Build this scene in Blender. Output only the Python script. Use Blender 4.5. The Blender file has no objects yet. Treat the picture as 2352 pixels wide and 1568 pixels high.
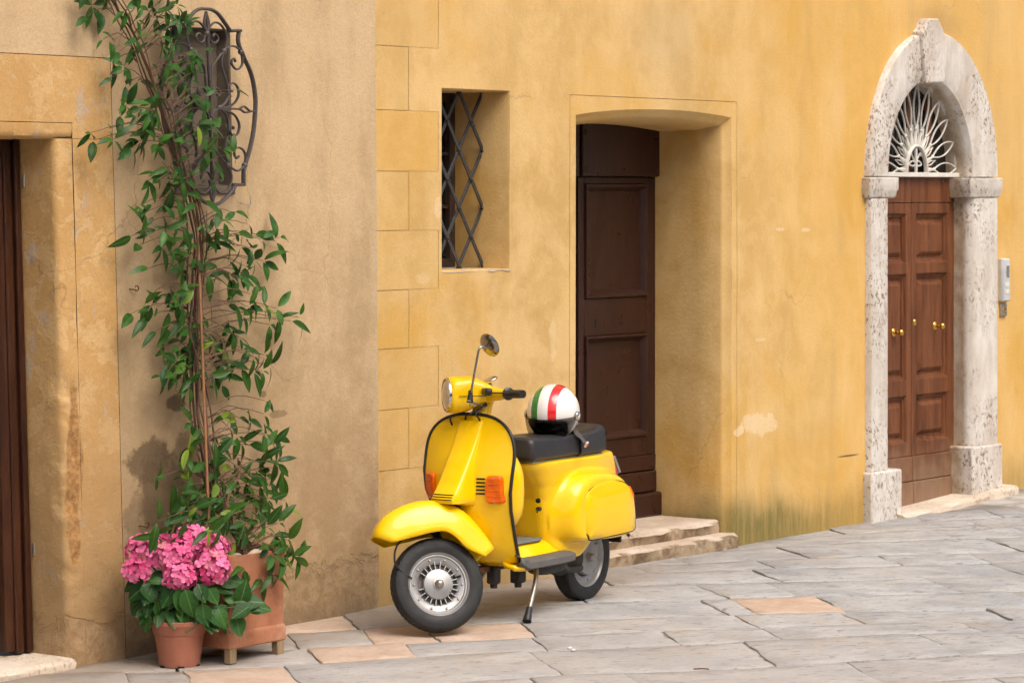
import bpy, bmesh, math, random
from mathutils import Vector, Matrix, noise as mnoise, Euler

random.seed(7)
scene = bpy.context.scene
COL = scene.collection
R_ = math.radians

# ------------------------------------------------------------------ camera
# world: X runs along the house fronts (away to the right), Y into the houses, Z up, metres.
F_PX, CX_PX, HY_PX, W_PX = 7000.0, 1176.0, 440.0, 2352.0
ALPHA = math.atan((6500.0 - CX_PX) / F_PX)            # angle between view axis and house fronts
VIEW = Vector((math.cos(ALPHA), math.sin(ALPHA), 0))
RIGHT = Vector((math.sin(ALPHA), -math.cos(ALPHA), 0))
UP = Vector((0, 0, 1))
CAM = Vector((-11.168, -9.3046, 1.9708))
cam_d = bpy.data.cameras.new('camera')
cam = bpy.data.objects.new('camera', cam_d)
COL.objects.link(cam)
cam.matrix_world = Matrix((
    (RIGHT.x, 0, -VIEW.x, CAM.x), (RIGHT.y, 0, -VIEW.y, CAM.y), (0, 1, 0, CAM.z), (0, 0, 0, 1)))
cam_d.sensor_width = 36.0
cam_d.lens = 36.0 * F_PX / W_PX
cam_d.shift_y = -(784.0 - HY_PX) / W_PX
cam_d.clip_end = 500.0
cam_d.dof.use_dof = True
cam_d.dof.focus_distance = 14.2
cam_d.dof.aperture_fstop = 7.1
scene.camera = cam

# ------------------------------------------------------------------ world and sun
SUN_EL, SUN_AZ = 55.0, -105.0       # azimuth measured from +X towards +Y
world = bpy.data.worlds.new('World')
scene.world = world
world.use_nodes = True
wn = world.node_tree.nodes
wl = world.node_tree.links
bg = wn['Background']
sky = wn.new('ShaderNodeTexSky')
sky.sky_type = 'NISHITA'
sky.sun_disc = False
sky.sun_elevation = R_(SUN_EL)
sky.sun_rotation = R_(90.0 - SUN_AZ)
sky.air_density = 1.0
sky.dust_density = 6.0
sky.ozone_density = 0.6
wl.new(sky.outputs[0], bg.inputs['Color'])
bg.inputs['Strength'].default_value = 0.115
sun_d = bpy.data.lights.new('sun', 'SUN')
sun_d.energy = 1.5
sun_d.angle = R_(42)
sun_d.color = (1.0, 0.95, 0.88)
sun = bpy.data.objects.new('sun', sun_d)
COL.objects.link(sun)
sdir = Vector((math.cos(R_(SUN_EL)) * math.cos(R_(SUN_AZ)), math.cos(R_(SUN_EL)) * math.sin(R_(SUN_AZ)), math.sin(R_(SUN_EL))))
sun.rotation_euler = sdir.to_track_quat('Z', 'Y').to_euler()
sun.location = sdir * 30
scene.view_settings.view_transform = 'Standard'
scene.view_settings.look = 'None'
scene.view_settings.gamma = 1.0
scene.view_settings.use_curve_mapping = False
scene.view_settings.exposure = 0.47
scene.render.engine = 'CYCLES'
scene.cycles.use_denoising = True
scene.cycles.max_bounces = 5
scene.cycles.diffuse_bounces = 2
scene.cycles.glossy_bounces = 2
scene.cycles.use_adaptive_sampling = True
scene.cycles.adaptive_threshold = 0.04
scene.cycles.adaptive_min_samples = 12

# ------------------------------------------------------------------ survey helpers
def on_wall(u, v, y=0.0):
    """Point where the sight line of survey mark (u, v) meets the plane Y = y."""
    d = VIEW + RIGHT * ((u - CX_PX) / F_PX) - UP * ((v - HY_PX) / F_PX)
    return CAM + d * ((y - CAM.y) / d.y)

def on_level(u, v, z=0.0):
    d = VIEW + RIGHT * ((u - CX_PX) / F_PX) - UP * ((v - HY_PX) / F_PX)
    return CAM + d * ((z - CAM.z) / d.z)

def lerp_table(t, x):
    if x <= t[0][0]: return t[0][1]
    for (a, va), (b, vb) in zip(t, t[1:]):
        if x <= b: return va + (vb - va) * (x - a) / (b - a)
    return t[-1][1]

def sstep(a, b, x):
    t = max(0.0, min(1.0, (x - a) / (b - a)))
    return t * t * (3 - 2 * t)

GT = [(-8, -.10), (-3, -.045), (-1.7, -.03), (-1, -.012), (0, 0), (3, -.006), (4.6, .003), (6.2, .05), (8, .12), (14, .3), (60, .6)]
def ground_z(x, y):
    return lerp_table(GT, x) + .016 * sstep(-.5, .6, x) * sstep(0, .6, -y)

def nz(x, y, z, s=1.0):
    return mnoise.noise(Vector((x * s, y * s, z * s)))

# ------------------------------------------------------------------ mesh builder
class MB:
    def __init__(self):
        self.v = []; self.f = []
    def add(self, verts, faces):
        o = len(self.v)
        self.v += [tuple(p) for p in verts]
        self.f += [tuple(i + o for i in f) for f in faces]
        return self
    def box(self, a, b):
        x0, y0, z0 = a; x1, y1, z1 = b
        vs = [(x0,y0,z0),(x1,y0,z0),(x1,y1,z0),(x0,y1,z0),(x0,y0,z1),(x1,y0,z1),(x1,y1,z1),(x0,y1,z1)]
        return self.add(vs, [(0,3,2,1),(4,5,6,7),(0,1,5,4),(1,2,6,5),(2,3,7,6),(3,0,4,7)])
    def prism(self, poly, axis_a, axis_b, n, depth, origin):
        """poly of (a, b) points swept by depth along n."""
        A, B, N, O = Vector(axis_a), Vector(axis_b), Vector(n), Vector(origin)
        m = len(poly)
        vs = [O + A * p[0] + B * p[1] for p in poly] + [O + A * p[0] + B * p[1] + N * depth for p in poly]
        fs = [tuple(range(m))[::-1], tuple(range(m, 2 * m))] + [(i, (i + 1) % m, (i + 1) % m + m, i + m) for i in range(m)]
        return self.add(vs, fs)
    def grid(self, fn, nu, nv, wrap_u=False, wrap_v=False):
        us = nu if wrap_u else nu + 1
        vsn = nv if wrap_v else nv + 1
        vs = [fn(i / nu, j / nv) for j in range(vsn) for i in range(us)]
        fs = []
        for j in range(nv):
            for i in range(nu):
                i1 = (i + 1) % us; j1 = (j + 1) % vsn
                fs.append((j * us + i, j * us + i1, j1 * us + i1, j1 * us + i))
        return self.add(vs, fs)
    def lathe(self, prof, seg, O=(0,0,0), axis='z', cap=True):
        """prof of (radius, height); revolved round the axis."""
        vs = []; n = len(prof)
        for k in range(seg):
            a = 2 * math.pi * k / seg
            c, s = math.cos(a), math.sin(a)
            for r, h in prof:
                if axis == 'z': p = (r * c, r * s, h)
                elif axis == 'y': p = (r * s, h, r * c)
                else: p = (h, r * c, r * s)
                vs.append((O[0] + p[0], O[1] + p[1], O[2] + p[2]))
        fs = []
        for k in range(seg):
            k1 = (k + 1) % seg
            for i in range(n - 1):
                fs.append((k * n + i, k1 * n + i, k1 * n + i + 1, k * n + i + 1))
        if cap:
            if prof[0][0] > 1e-5: fs.append(tuple(k * n for k in range(seg))[::-1])
            if prof[-1][0] > 1e-5: fs.append(tuple(k * n + n - 1 for k in range(seg)))
        return self.add(vs, fs)
    def tube(self, pts, rad, seg=8, cap=True, flat=1.0, ref=None, closed=False):
        pts = [Vector(p) for p in pts]
        n = len(pts)
        rads = rad if isinstance(rad, (list, tuple)) else [rad] * n
        vs = []; up = None
        for i, p in enumerate(pts):
            if closed: t = pts[(i + 1) % n] - pts[(i - 1) % n]
            else: t = pts[min(i + 1, n - 1)] - pts[max(i - 1, 0)]
            if t.length < 1e-9: t = Vector((0, 0, 1))
            t.normalize()
            if ref is not None: a = Vector(ref)
            elif up is None: a = Vector((0, 0, 1)) if abs(t.z) < .9 else Vector((1, 0, 0))
            else: a = up
            b = t.cross(a)
            if b.length < 1e-6: b = t.cross(Vector((.3, .5, .8)))
            b.normalize(); a = b.cross(t).normalized(); up = a
            for k in range(seg):
                q = 2 * math.pi * (k + .5) / seg
                vs.append(p + a * math.cos(q) * rads[i] * flat + b * math.sin(q) * rads[i])
        fs = []
        for i in range(n if closed else n - 1):
            j = (i + 1) % n
            for k in range(seg):
                k1 = (k + 1) % seg
                fs.append((i * seg + k, i * seg + k1, j * seg + k1, j * seg + k))
        if cap and not closed:
            fs.append(tuple(range(seg))[::-1]); fs.append(tuple((n - 1) * seg + k for k in range(seg)))
        return self.add(vs, fs)
    def xform(self, M):
        self.v = [tuple(M @ Vector(p)) for p in self.v]
        return self
    def mesh(self, name, smooth=None):
        me = bpy.data.meshes.new(name)
        me.from_pydata(self.v, [], self.f)
        me.validate()
        bm = bmesh.new(); bm.from_mesh(me)
        bmesh.ops.recalc_face_normals(bm, faces=bm.faces)
        bm.to_mesh(me); bm.free()
        if smooth is not None:
            me.polygons.foreach_set('use_smooth', [True] * len(me.polygons))
            if smooth < 180: me.set_sharp_from_angle(angle=R_(smooth))
        me.update()
        return me
    def build(self, name, mat, parent=None, smooth=None, bevel=0, sub=0, solid=0, seg=2):
        me = self.mesh(name, smooth)
        me.materials.append(MATS[mat] if isinstance(mat, str) else mat)
        o = bpy.data.objects.new(name, me)
        COL.objects.link(o)
        if parent is not None: o.parent = parent
        if solid:
            m = o.modifiers.new('solid', 'SOLIDIFY'); m.thickness = solid; m.offset = -1
        if bevel:
            m = o.modifiers.new('bevel', 'BEVEL'); m.width = bevel; m.segments = seg; m.limit_method = 'ANGLE'; m.angle_limit = R_(40)
            m.harden_normals = False
            if smooth is None:
                me.polygons.foreach_set('use_smooth', [True] * len(me.polygons)); me.set_sharp_from_angle(angle=R_(50))
        if sub:
            m = o.modifiers.new('sub', 'SUBSURF'); m.levels = sub; m.render_levels = sub
        return o

def empty(name, loc=(0,0,0), rz=0.0, parent=None):
    o = bpy.data.objects.new(name, None)
    o.empty_display_size = .1
    o.location = loc; o.rotation_euler = (0, 0, rz)
    COL.objects.link(o)
    if parent is not None: o.parent = parent
    return o

def tag(o, label=None, cat=None, group=None, kind=None):
    if label: o['label'] = label
    if cat: o['category'] = cat
    if group: o['group'] = group
    if kind: o['kind'] = kind
    return o

def place(me, name, parent, M):
    o = bpy.data.objects.new(name, me)
    COL.objects.link(o)
    o.parent = parent
    o.matrix_local = M
    return o

def smooth_path(pts, n=6):
    """Catmull-Rom through the points."""
    pts = [Vector(p) for p in pts]
    out = []
    for i in range(len(pts) - 1):
        p0 = pts[max(i - 1, 0)]; p1 = pts[i]; p2 = pts[i + 1]; p3 = pts[min(i + 2, len(pts) - 1)]
        for k in range(n):
            t = k / n
            out.append(.5 * ((2 * p1) + (p2 - p0) * t + (2 * p0 - 5 * p1 + 4 * p2 - p3) * t * t + (3 * p1 - p0 - 3 * p2 + p3) * t ** 3))
    out.append(pts[-1])
    return out
# ------------------------------------------------------------------ materials
MATS = {}
class NT:
    def __init__(self, name, coord='Object'):
        self.m = bpy.data.materials.new(name); self.m.use_nodes = True
        MATS[name] = self.m
        self.t = self.m.node_tree
        self.b = self.t.nodes['Principled BSDF']
        self.tc = self.t.nodes.new('ShaderNodeTexCoord')
        self.co = self.tc.outputs[coord]
    def n(self, t): return self.t.nodes.new(t)
    def put(self, sock, v):
        if hasattr(v, 'is_linked') or isinstance(v, bpy.types.NodeSocket): self.t.links.new(v, sock)
        elif isinstance(v, (tuple, list)) and len(v) == 3 and sock.type == 'RGBA': sock.default_value = (*v, 1)
        else: sock.default_value = v
    def map(self, scale=(1,1,1), rot=(0,0,0), loc=(0,0,0), vec=None):
        n = self.n('ShaderNodeMapping')
        self.put(n.inputs['Vector'], vec or self.co)
        n.inputs['Scale'].default_value = scale; n.inputs['Rotation'].default_value = rot; n.inputs['Location'].default_value = loc
        return n.outputs[0]
    def noise(self, scale, detail=4, rough=.55, dist=0, vec=None):
        n = self.n('ShaderNodeTexNoise')
        self.put(n.inputs['Vector'], vec or self.co)
        n.inputs['Scale'].default_value = scale; n.inputs['Detail'].default_value = detail
        n.inputs['Roughness'].default_value = rough; n.inputs['Distortion'].default_value = dist
        return n.outputs['Fac']
    def voro(self, scale, feature='F1', vec=None, rnd=1.0, out='Distance'):
        n = self.n('ShaderNodeTexVoronoi'); n.feature = feature
        self.put(n.inputs['Vector'], vec or self.co)
        n.inputs['Scale'].default_value = scale; n.inputs['Randomness'].default_value = rnd
        return n.outputs[out]
    def ramp(self, fac, stops):
        n = self.n('ShaderNodeValToRGB')
        self.put(n.inputs['Fac'], fac)
        els = n.color_ramp.elements
        while len(els) < len(stops): els.new(.5)
        for e, (p, c) in zip(els, stops):
            e.position = p; e.color = (*c, 1) if isinstance(c, (tuple, list)) else (c, c, c, 1)
        return n.outputs['Color']
    def mr(self, v, a, b, c=0., d=1., smooth=True):
        n = self.n('ShaderNodeMapRange'); n.interpolation_type = 'SMOOTHSTEP' if smooth else 'LINEAR'
        self.put(n.inputs['Value'], v)
        for k, x in zip(('From Min', 'From Max', 'To Min', 'To Max'), (a, b, c, d)): n.inputs[k].default_value = x
        return n.outputs['Result']
    def mix(self, f, a, b, mode='MIX'):
        n = self.n('ShaderNodeMix'); n.data_type = 'RGBA'; n.blend_type = mode
        self.put(n.inputs['Factor'], f); self.put(n.inputs['A'] if False else n.inputs[6], a); self.put(n.inputs[7], b)
        return n.outputs[2]
    def ma(self, op, a, b=0., c=None):
        n = self.n('ShaderNodeMath'); n.operation = op
        self.put(n.inputs[0], a); self.put(n.inputs[1], b)
        if c is not None: self.put(n.inputs[2], c)
        return n.outputs[0]
    def sep(self, vec=None):
        n = self.n('ShaderNodeSeparateXYZ'); self.put(n.inputs[0], vec or self.co)
        return n.outputs
    def rnd(self):
        if not hasattr(self, '_oi'): self._oi = self.n('ShaderNodeObjectInfo')
        return self._oi.outputs['Random']
    def bump(self, h, strength=.3, dist=.01, prev=None):
        n = self.n('ShaderNodeBump'); self.put(n.inputs['Height'], h)
        n.inputs['Strength'].default_value = strength; n.inputs['Distance'].default_value = dist
        if prev: self.put(n.inputs['Normal'], prev)
        return n.outputs[0]
    def out(self, color=None, rough=.5, metal=0., normal=None, spec=.5, coat=0., coat_rough=.03, trans=0., ior=1.5, alpha=None):
        b = self.b
        if color is not None: self.put(b.inputs['Base Color'], color)
        self.put(b.inputs['Roughness'], rough); self.put(b.inputs['Metallic'], metal)
        self.put(b.inputs['Specular IOR Level'], spec)
        b.inputs['Coat Weight'].default_value = coat; b.inputs['Coat Roughness'].default_value = coat_rough
        b.inputs['Transmission Weight'].default_value = trans; b.inputs['IOR'].default_value = ior
        if normal is not None: self.put(b.inputs['Normal'], normal)
        return self.m

def flat(name, color, rough=.5, metal=0., spec=.5, coat=0., var=.12, bump=0., bs=60, **k):
    t = NT(name)
    nse = t.noise(9, 5, .6)
    c = t.mix(t.mr(nse, .3, .7), tuple(x * (1 - var) for x in color), tuple(min(1, x * (1 + var)) for x in color))
    rg = t.mr(t.noise(25, 4), .3, .7, max(0, rough - .06), min(1, rough + .08))
    nm = t.bump(t.noise(bs, 4), .5, bump) if bump else None
    return t.out(c, rg, metal, nm, spec, coat, **k)

def spot(t, cx, cz, rx, rz, edge=.35, wob=.35, ns=6.0, off=0.0):
    """mask of one irregular stain round (cx, cz) on a front, 1 inside."""
    s = t.sep()
    dx = t.ma('DIVIDE', t.ma('SUBTRACT', s[0], cx), rx)
    dz = t.ma('DIVIDE', t.ma('SUBTRACT', s[2], cz), rz)
    d = t.ma('SQRT', t.ma('ADD', t.ma('MULTIPLY', dx, dx), t.ma('MULTIPLY', dz, dz)))
    if not hasattr(t, '_wob'): t._wob = t.ma('SUBTRACT', t.noise(9.0, 8, .72), .5)
    w = t.ma('MULTIPLY', t._wob, wob * 4)
    return t.mr(t.ma('ADD', d, w), 1 - edge, 1 + edge * .4, 1, 0)

def cracks(t, scale, off, lo, hi, width=.010):
    n = t.n('ShaderNodeTexNoise'); t.put(n.inputs['Vector'], t.co); n.inputs['Scale'].default_value = 5.0; n.inputs['Detail'].default_value = 5
    v = t.n('ShaderNodeVectorMath'); v.operation = 'MULTIPLY_ADD'
    t.put(v.inputs[0], n.outputs['Color']); v.inputs[1].default_value = (.22, .22, .22); t.put(v.inputs[2], t.co)
    e = t.voro(scale, 'DISTANCE_TO_EDGE', t.map(loc=off, vec=v.outputs[0]))
    m = t.mr(e, width, width * .3)
    return t.ma('MULTIPLY', m, t.mr(t.noise(1.1, 3, .5, 0, t.map(loc=off)), lo, hi))

# ---- yellow lime plaster
def plaster_yellow(name, mode):
    t = NT(name)
    s = t.sep()
    big = t.noise(.55, 5, .55, .4)
    mid = t.noise(2.3, 6, .62, .3)
    streak = t.noise(1.0, 5, .6, .2, t.map((3.2, 3.2, .7)))
    A, B, Cc = (.555, .350, .125), (.69, .470, .205), (.63, .355, .07)
    c = t.mix(t.mr(mid, .40, .61), A, B)
    c = t.mix(t.mr(t.noise(7.5, 6, .68, .5), .42, .68, 0, .45), c, (.74, .52, .25))
    right = t.mr(s[0], 2.4, 4.8)
    c = t.mix(t.ma('MULTIPLY', right, .75), c, t.mix(t.mr(big, .38, .62), (.71, .395, .075), (.74, .46, .15)))
    # bright ochre drifts
    c = t.mix(t.ma('MULTIPLY', t.mr(t.noise(.9, 5, .6, .8, t.map(loc=(4, 0, 9))), .48, .68), .85), c, Cc)
    up = t.ma('MULTIPLY', t.mr(s[2], 1.7, 2.8), t.mr(big, .3, .6, .3, 1.))
    c = t.mix(t.ma('MULTIPLY', up, .42), c, (.74, .475, .19))
    # soft downward wash streaks
    c = t.mix(t.ma('MULTIPLY', t.mr(streak, .5, .70), .42), c, (.50, .33, .13))
    c = t.mix(t.ma('MULTIPLY', t.mr(streak, .5, .30), .4), c, (.80, .56, .27))
    # a grey wash hanging above the walled doorway
    c = t.mix(t.ma('MULTIPLY', spot(t, 2.42, 2.82, .34, .25, .9, .3, 3.5, 3), .35), c, (.50, .38, .22))
    # flaked pale places
    for (u, v, ru, rv, k, o) in [(1743, 975, .19, .06, .6, 2), (1700, 990, .05, .03, .7, 5), (1790, 527, .05, .012, .6, 7), (1850, 528, .05, .012, .6, 8),
                                 (1005, 480, .03, .05, .5, 11), (1270, 780, .03, .12, .35, 12), (1745, 780, .06, .012, .4, 13), (970, 640, .05, .03, .4, 17)]:
        p = on_wall(u, v)
        c = t.mix(t.ma('MULTIPLY', spot(t, p.x, p.z, ru, rv, .16, .75, 14, o), k), c, (.80, .63, .40))
    # damp and algae along the foot
    foot = t.ma('ADD', s[2], t.ma('MULTIPLY', t.ma('SUBTRACT', t.noise(2.2, 6, .7, 0, t.map((1, 1, .5))), .5), .42))
    c = t.mix(t.ma('MULTIPLY', t.mr(foot, .42, .06), t.mr(s[0], 3.6, 2.6, .15, .62)), c, (.36, .26, .12))
    alg = t.ma('MULTIPLY', t.mr(foot, .30, .08), t.ma('MULTIPLY', t.mr(s[0], 2.85, 3.12), t.mr(s[0], 4.65, 3.5, .4, 1.)))
    alg = t.ma('MULTIPLY', alg, t.mr(t.noise(9, 5, .7, 0, t.map((2.5, 1, .25))), .3, .62, .6, 1.))
    c = t.mix(t.ma('MULTIPLY', alg, .88), c, (.115, .112, .028))
    # darker brown patch round the top of the stone hood
    p = on_wall(2150, 55)
    c = t.mix(t.ma('MULTIPLY', spot(t, p.x, p.z, .36, .13, .9, .2, 4, 21), .5), c, (.34, .22, .09))
    if mode == 'block':
        c = t.mix(t.mr(t.rnd(), 0, 1, 0, .5), c, t.mix(t.mr(t.rnd(), .72, .82), (.62, .40, .15), (.66, .37, .075)))
    ck = cracks(t, 1.1, (3, 1, 5), .58, .66, .006)
    c = t.mix(t.ma('MULTIPLY', ck, .3), c, (.30, .19, .08))
    p = on_wall(1948, 1046); c = t.mix(spot(t, p.x, p.z, .13, .006, .3, .06), c, (.12, .09, .05))
    grit = t.noise(150, 3, .7)
    c = t.mix(t.mr(grit, .35, .7, .0, .30), c, (.40, .265, .095))
    h = t.ma('ADD', t.ma('MULTIPLY', t.noise(55, 5, .65), .6), t.ma('MULTIPLY', t.noise(7, 4, .5), .9))
    nm = t.bump(h, .28, .012, t.bump(grit, .16, .004))
    return t.out(c, .9, 0, nm, .25)
plaster_yellow('plaster_yellow', 'wall')
plaster_yellow('plaster_block', 'block')

def plaster_tan(name, surround):
    t = NT(name)
    s = t.sep()
    big = t.noise(.8, 5, .6, .5)
    mid = t.noise(3.1, 6, .65, .4)
    if not surround:
        c = t.mix(t.mr(mid, .32, .7), (.44, .305, .165), (.57, .41, .245))
        c = t.mix(t.ma('MULTIPLY', t.mr(s[2], 1.3, 2.6), t.mr(big, .3, .65, .35, .9)), c, (.64, .455, .26))
        c = t.mix(t.ma('MULTIPLY', t.mr(s[0], -.95, -.45), t.mr(s[2], 1.2, 2.3, .1, .4)), c, (.66, .475, .27))
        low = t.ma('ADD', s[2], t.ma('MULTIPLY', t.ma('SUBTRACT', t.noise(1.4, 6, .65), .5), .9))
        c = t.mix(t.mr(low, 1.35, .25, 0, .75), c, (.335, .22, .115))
        st = t.noise(1.2, 5, .6, .2, t.map((3.5, 3, .8)))
        c = t.mix(t.mr(st, .46, .70, 0, .5), c, (.36, .25, .13))
        c = t.mix(t.mr(t.noise(6.5, 6, .68, .4), .45, .7, 0, .4), c, (.64, .47, .28))
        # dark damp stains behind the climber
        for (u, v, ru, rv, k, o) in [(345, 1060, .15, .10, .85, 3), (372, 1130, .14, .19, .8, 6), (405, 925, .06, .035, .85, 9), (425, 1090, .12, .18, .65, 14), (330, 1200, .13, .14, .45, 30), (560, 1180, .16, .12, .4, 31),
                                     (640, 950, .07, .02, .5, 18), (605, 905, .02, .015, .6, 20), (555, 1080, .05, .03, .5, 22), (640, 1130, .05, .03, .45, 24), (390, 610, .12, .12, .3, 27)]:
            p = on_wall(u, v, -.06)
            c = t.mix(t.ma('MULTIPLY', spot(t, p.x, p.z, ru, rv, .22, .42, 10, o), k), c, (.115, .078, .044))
        # repaired, bare render at the foot
        ft = t.ma('ADD', s[2], t.ma('MULTIPLY', t.ma('SUBTRACT', t.noise(2.6, 7, .72, .6), .5), .55))
        bare = t.mr(ft, .235, .20)
        c = t.mix(bare, c, t.mix(t.mr(t.noise(14, 6, .7), .3, .7), (.30, .20, .105), (.46, .325, .19)))
        c = t.mix(t.mr(ft, .10, -.02, 0, .6), c, (.22, .16, .10))
        c = t.mix(t.ma('MULTIPLY', t.mr(s[0], -.13, -.06), t.mr(t.noise(5, 5, .7, 0, t.map((1, 1, .4))), .42, .6)), c, (.52, .40, .26))
    else:
        c = t.mix(t.mr(mid, .32, .7), (.54, .31, .11), (.63, .385, .155))
        blot = t.mr(t.noise(7.5, 8, .70, .4), .5, .57)
        c = t.mix(t.ma('MULTIPLY', blot, .42), c, (.72, .50, .25))
        blot2 = t.mr(t.noise(5.5, 8, .7, .4, t.map(loc=(3, 1, 7), scale=(1.6, 1, .7))), .58, .64)
        c = t.mix(t.ma('MULTIPLY', blot2, .65), c, (.50, .42, .34))
        low = t.ma('ADD', s[2], t.ma('MULTIPLY', t.ma('SUBTRACT', t.noise(1.4, 6, .65), .5), .9))
        c = t.mix(t.mr(low, 1.35, .25, 0, .75), c, (.335, .215, .105))
        for (bx_, bz_, rx_, rz_) in ((-2.062, .78, .030, .42), (-2.035, .82, .030, .10), (-2.05, .50, .028, .12)):
            c = t.mix(spot(t, bx_, bz_, rx_, rz_, .2, .30), c, t.mix(t.mr(t.noise(30, 6, .75), .35, .65), (.27, .125, .04), (.50, .28, .11)))
        ft = t.ma('ADD', s[2], t.ma('MULTIPLY', t.ma('SUBTRACT', t.noise(2.6, 7, .72, .6), .5), .55))
        bare = t.mr(ft, .165, .14)
        c = t.mix(bare, c, t.mix(t.mr(t.noise(14, 6, .7), .3, .7), (.33, .20, .10), (.46, .31, .17)))
    ck = cracks(t, 1.5, (1, 6, 2), .53, .62, .006)
    c = t.mix(t.ma('MULTIPLY', ck, .38), c, (.17, .11, .055))
    grit = t.noise(140, 4, .72)
    c = t.mix(t.mr(grit, .35, .7, 0, .32), c, (.28, .19, .09))
    h = t.ma('ADD', t.ma('MULTIPLY', t.noise(45, 6, .65), .6), t.ma('MULTIPLY', t.noise(8, 4, .5), .9))
    h = t.ma('SUBTRACT', h, t.ma('MULTIPLY', bare, t.ma('ADD', .9, t.ma('MULTIPLY', t.noise(28, 6, .75), 1.7))))
    if surround: h = t.ma('SUBTRACT', h, t.ma('MULTIPLY', blot, .25))
    nm = t.bump(h, .42, .014, t.bump(grit, .22, .004))
    return t.out(c, .92, 0, nm, .22)
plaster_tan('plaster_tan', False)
plaster_tan('plaster_surround', True)

def rough_stone(name, c0, c1, pit, pits=.5, vert=True, rough=.75):
    t = NT(name)
    mp = t.map((3, 3, 1.2) if vert else (1, 1, 4))
    band = t.noise(3.0, 6, .65, .1, mp)
    c = t.mix(t.mr(band, .32, .68), c0, c1)
    holes = t.noise(42, 5, .76, .1, t.map((1.25, 1.25, .8)))
    hm = t.mr(holes, .54, .60)
    area = t.mr(t.noise(2.2, 4, .6, .3, t.map(loc=(2, 5, 1))), .38, .62)
    hm = t.ma('MULTIPLY', hm, t.ma('MULTIPLY', area, pits * 1.5))
    c = t.mix(hm, c, pit)
    c = t.mix(t.ma('MULTIPLY', t.mr(t.noise(1.3, 6, .7, 1.0, t.map(loc=(7, 2, 3))), .56, .7), .5), c, tuple(x * .62 for x in c1))
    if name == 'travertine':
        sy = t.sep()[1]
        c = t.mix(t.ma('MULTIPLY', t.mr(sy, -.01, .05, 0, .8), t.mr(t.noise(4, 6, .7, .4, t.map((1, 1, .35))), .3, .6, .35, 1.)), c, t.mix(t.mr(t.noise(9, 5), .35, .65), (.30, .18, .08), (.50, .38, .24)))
        c = t.mix(t.ma('MULTIPLY', t.mr(t.noise(2.6, 6, .7, .6, t.map((1.4, 1.4, .7), loc=(1, 3, 8))), .54, .70), .4), c, (.46, .36, .26))
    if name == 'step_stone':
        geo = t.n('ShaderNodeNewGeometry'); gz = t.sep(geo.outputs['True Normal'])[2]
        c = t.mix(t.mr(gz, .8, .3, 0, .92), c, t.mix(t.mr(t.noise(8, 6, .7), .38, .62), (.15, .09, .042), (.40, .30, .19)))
    h = t.ma('SUBTRACT', t.ma('MULTIPLY', t.noise(40, 5, .65), .5), hm)
    return t.out(c, rough, 0, t.bump(h, .5, .012), .3)
rough_stone('travertine', (.56, .495, .425), (.70, .66, .605), (.27, .175, .10), .9)
rough_stone('travertine_worn', (.40, .28, .165), (.60, .51, .40), (.20, .12, .06), .7)
rough_stone('sill_stone', (.56, .45, .34), (.70, .61, .50), (.32, .23, .13), .5, False)
rough_stone('sill_grey', (.36, .30, .23), (.48, .41, .33), (.24, .18, .11), .5, False)
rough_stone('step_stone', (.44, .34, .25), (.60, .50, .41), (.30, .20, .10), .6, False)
rough_stone('bare_brick', (.42, .20, .07), (.54, .30, .12), (.24, .11, .04), .8, False, .95)

def wood(name, c0, c1, rough=.45, grain=1.0, spec=.5, coat=0., worn=0.):
    t = NT(name)
    g = t.noise(16, 6, .65, .8, t.map((1, 1, .09)))
    f = t.noise(120, 3, .6, 0, t.map((1, 1, .05)))
    c = t.mix(t.mr(g, .3, .7), c0, c1)
    c = t.mix(t.mr(f, .45, .75, 0, .35 * grain), c, tuple(x * .45 for x in c0))
    if worn:
        s = t.sep()
        w = t.ma('ADD', s[2], t.ma('MULTIPLY', t.noise(5, 6, .7), .5))
        c = t.mix(t.mr(w, .72, .34, 0, worn), c, (.36, .25, .16))
        sp = t.noise(60, 3, .6)
        c = t.mix(t.mr(sp, .70, .76, 0, .5), c, (.5, .42, .34))
    h = t.ma('ADD', t.ma('MULTIPLY', g, .6), t.ma('MULTIPLY', f, .5 * grain))
    return t.out(c, t.mr(t.noise(6, 5), .3, .7, rough - .08, rough + .12), 0, t.bump(h, .25 * grain, .004), spec, coat)
wood('door_paint', (.027, .0095, .0062), (.042, .016, .010), .34, .6, .28)
wood('oak', (.095, .032, .013), (.205, .075, .030), .45, 1.0, .22, 0, .5)
wood('dark_oak', (.030, .010, .005), (.070, .025, .011), .4, 1.0, .25)
wood('window_wood', (.035, .018, .012), (.06, .032, .02), .6)
wood('foot_wood', (.22, .15, .08), (.33, .23, .13), .8)
wood('cane', (.20, .085, .032), (.30, .14, .055), .5)

# ---- paving
t = NT('paving')
gd = t.map((1, 1, 1), (0, 0, R_(41)))
lay = t.noise(3.4, 6, .66, .3, t.map((1, 1.35, 1), vec=gd))
c = t.mix(t.mr(lay, .33, .66), (.315, .325, .34), (.475, .48, .485))
c = t.mix(t.mr(t.rnd(), 0, 1, 0, .75), c, t.mix(t.mr(t.noise(1.4, 4), .4, .6), (.315, .33, .35), (.46, .462, .462)))
c = t.mix(t.mr(t.noise(1.9, 5, .65, .6, t.map(loc=(5, 8, 0))), .52, .68, 0, .45), c, (.45, .385, .31))
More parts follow.
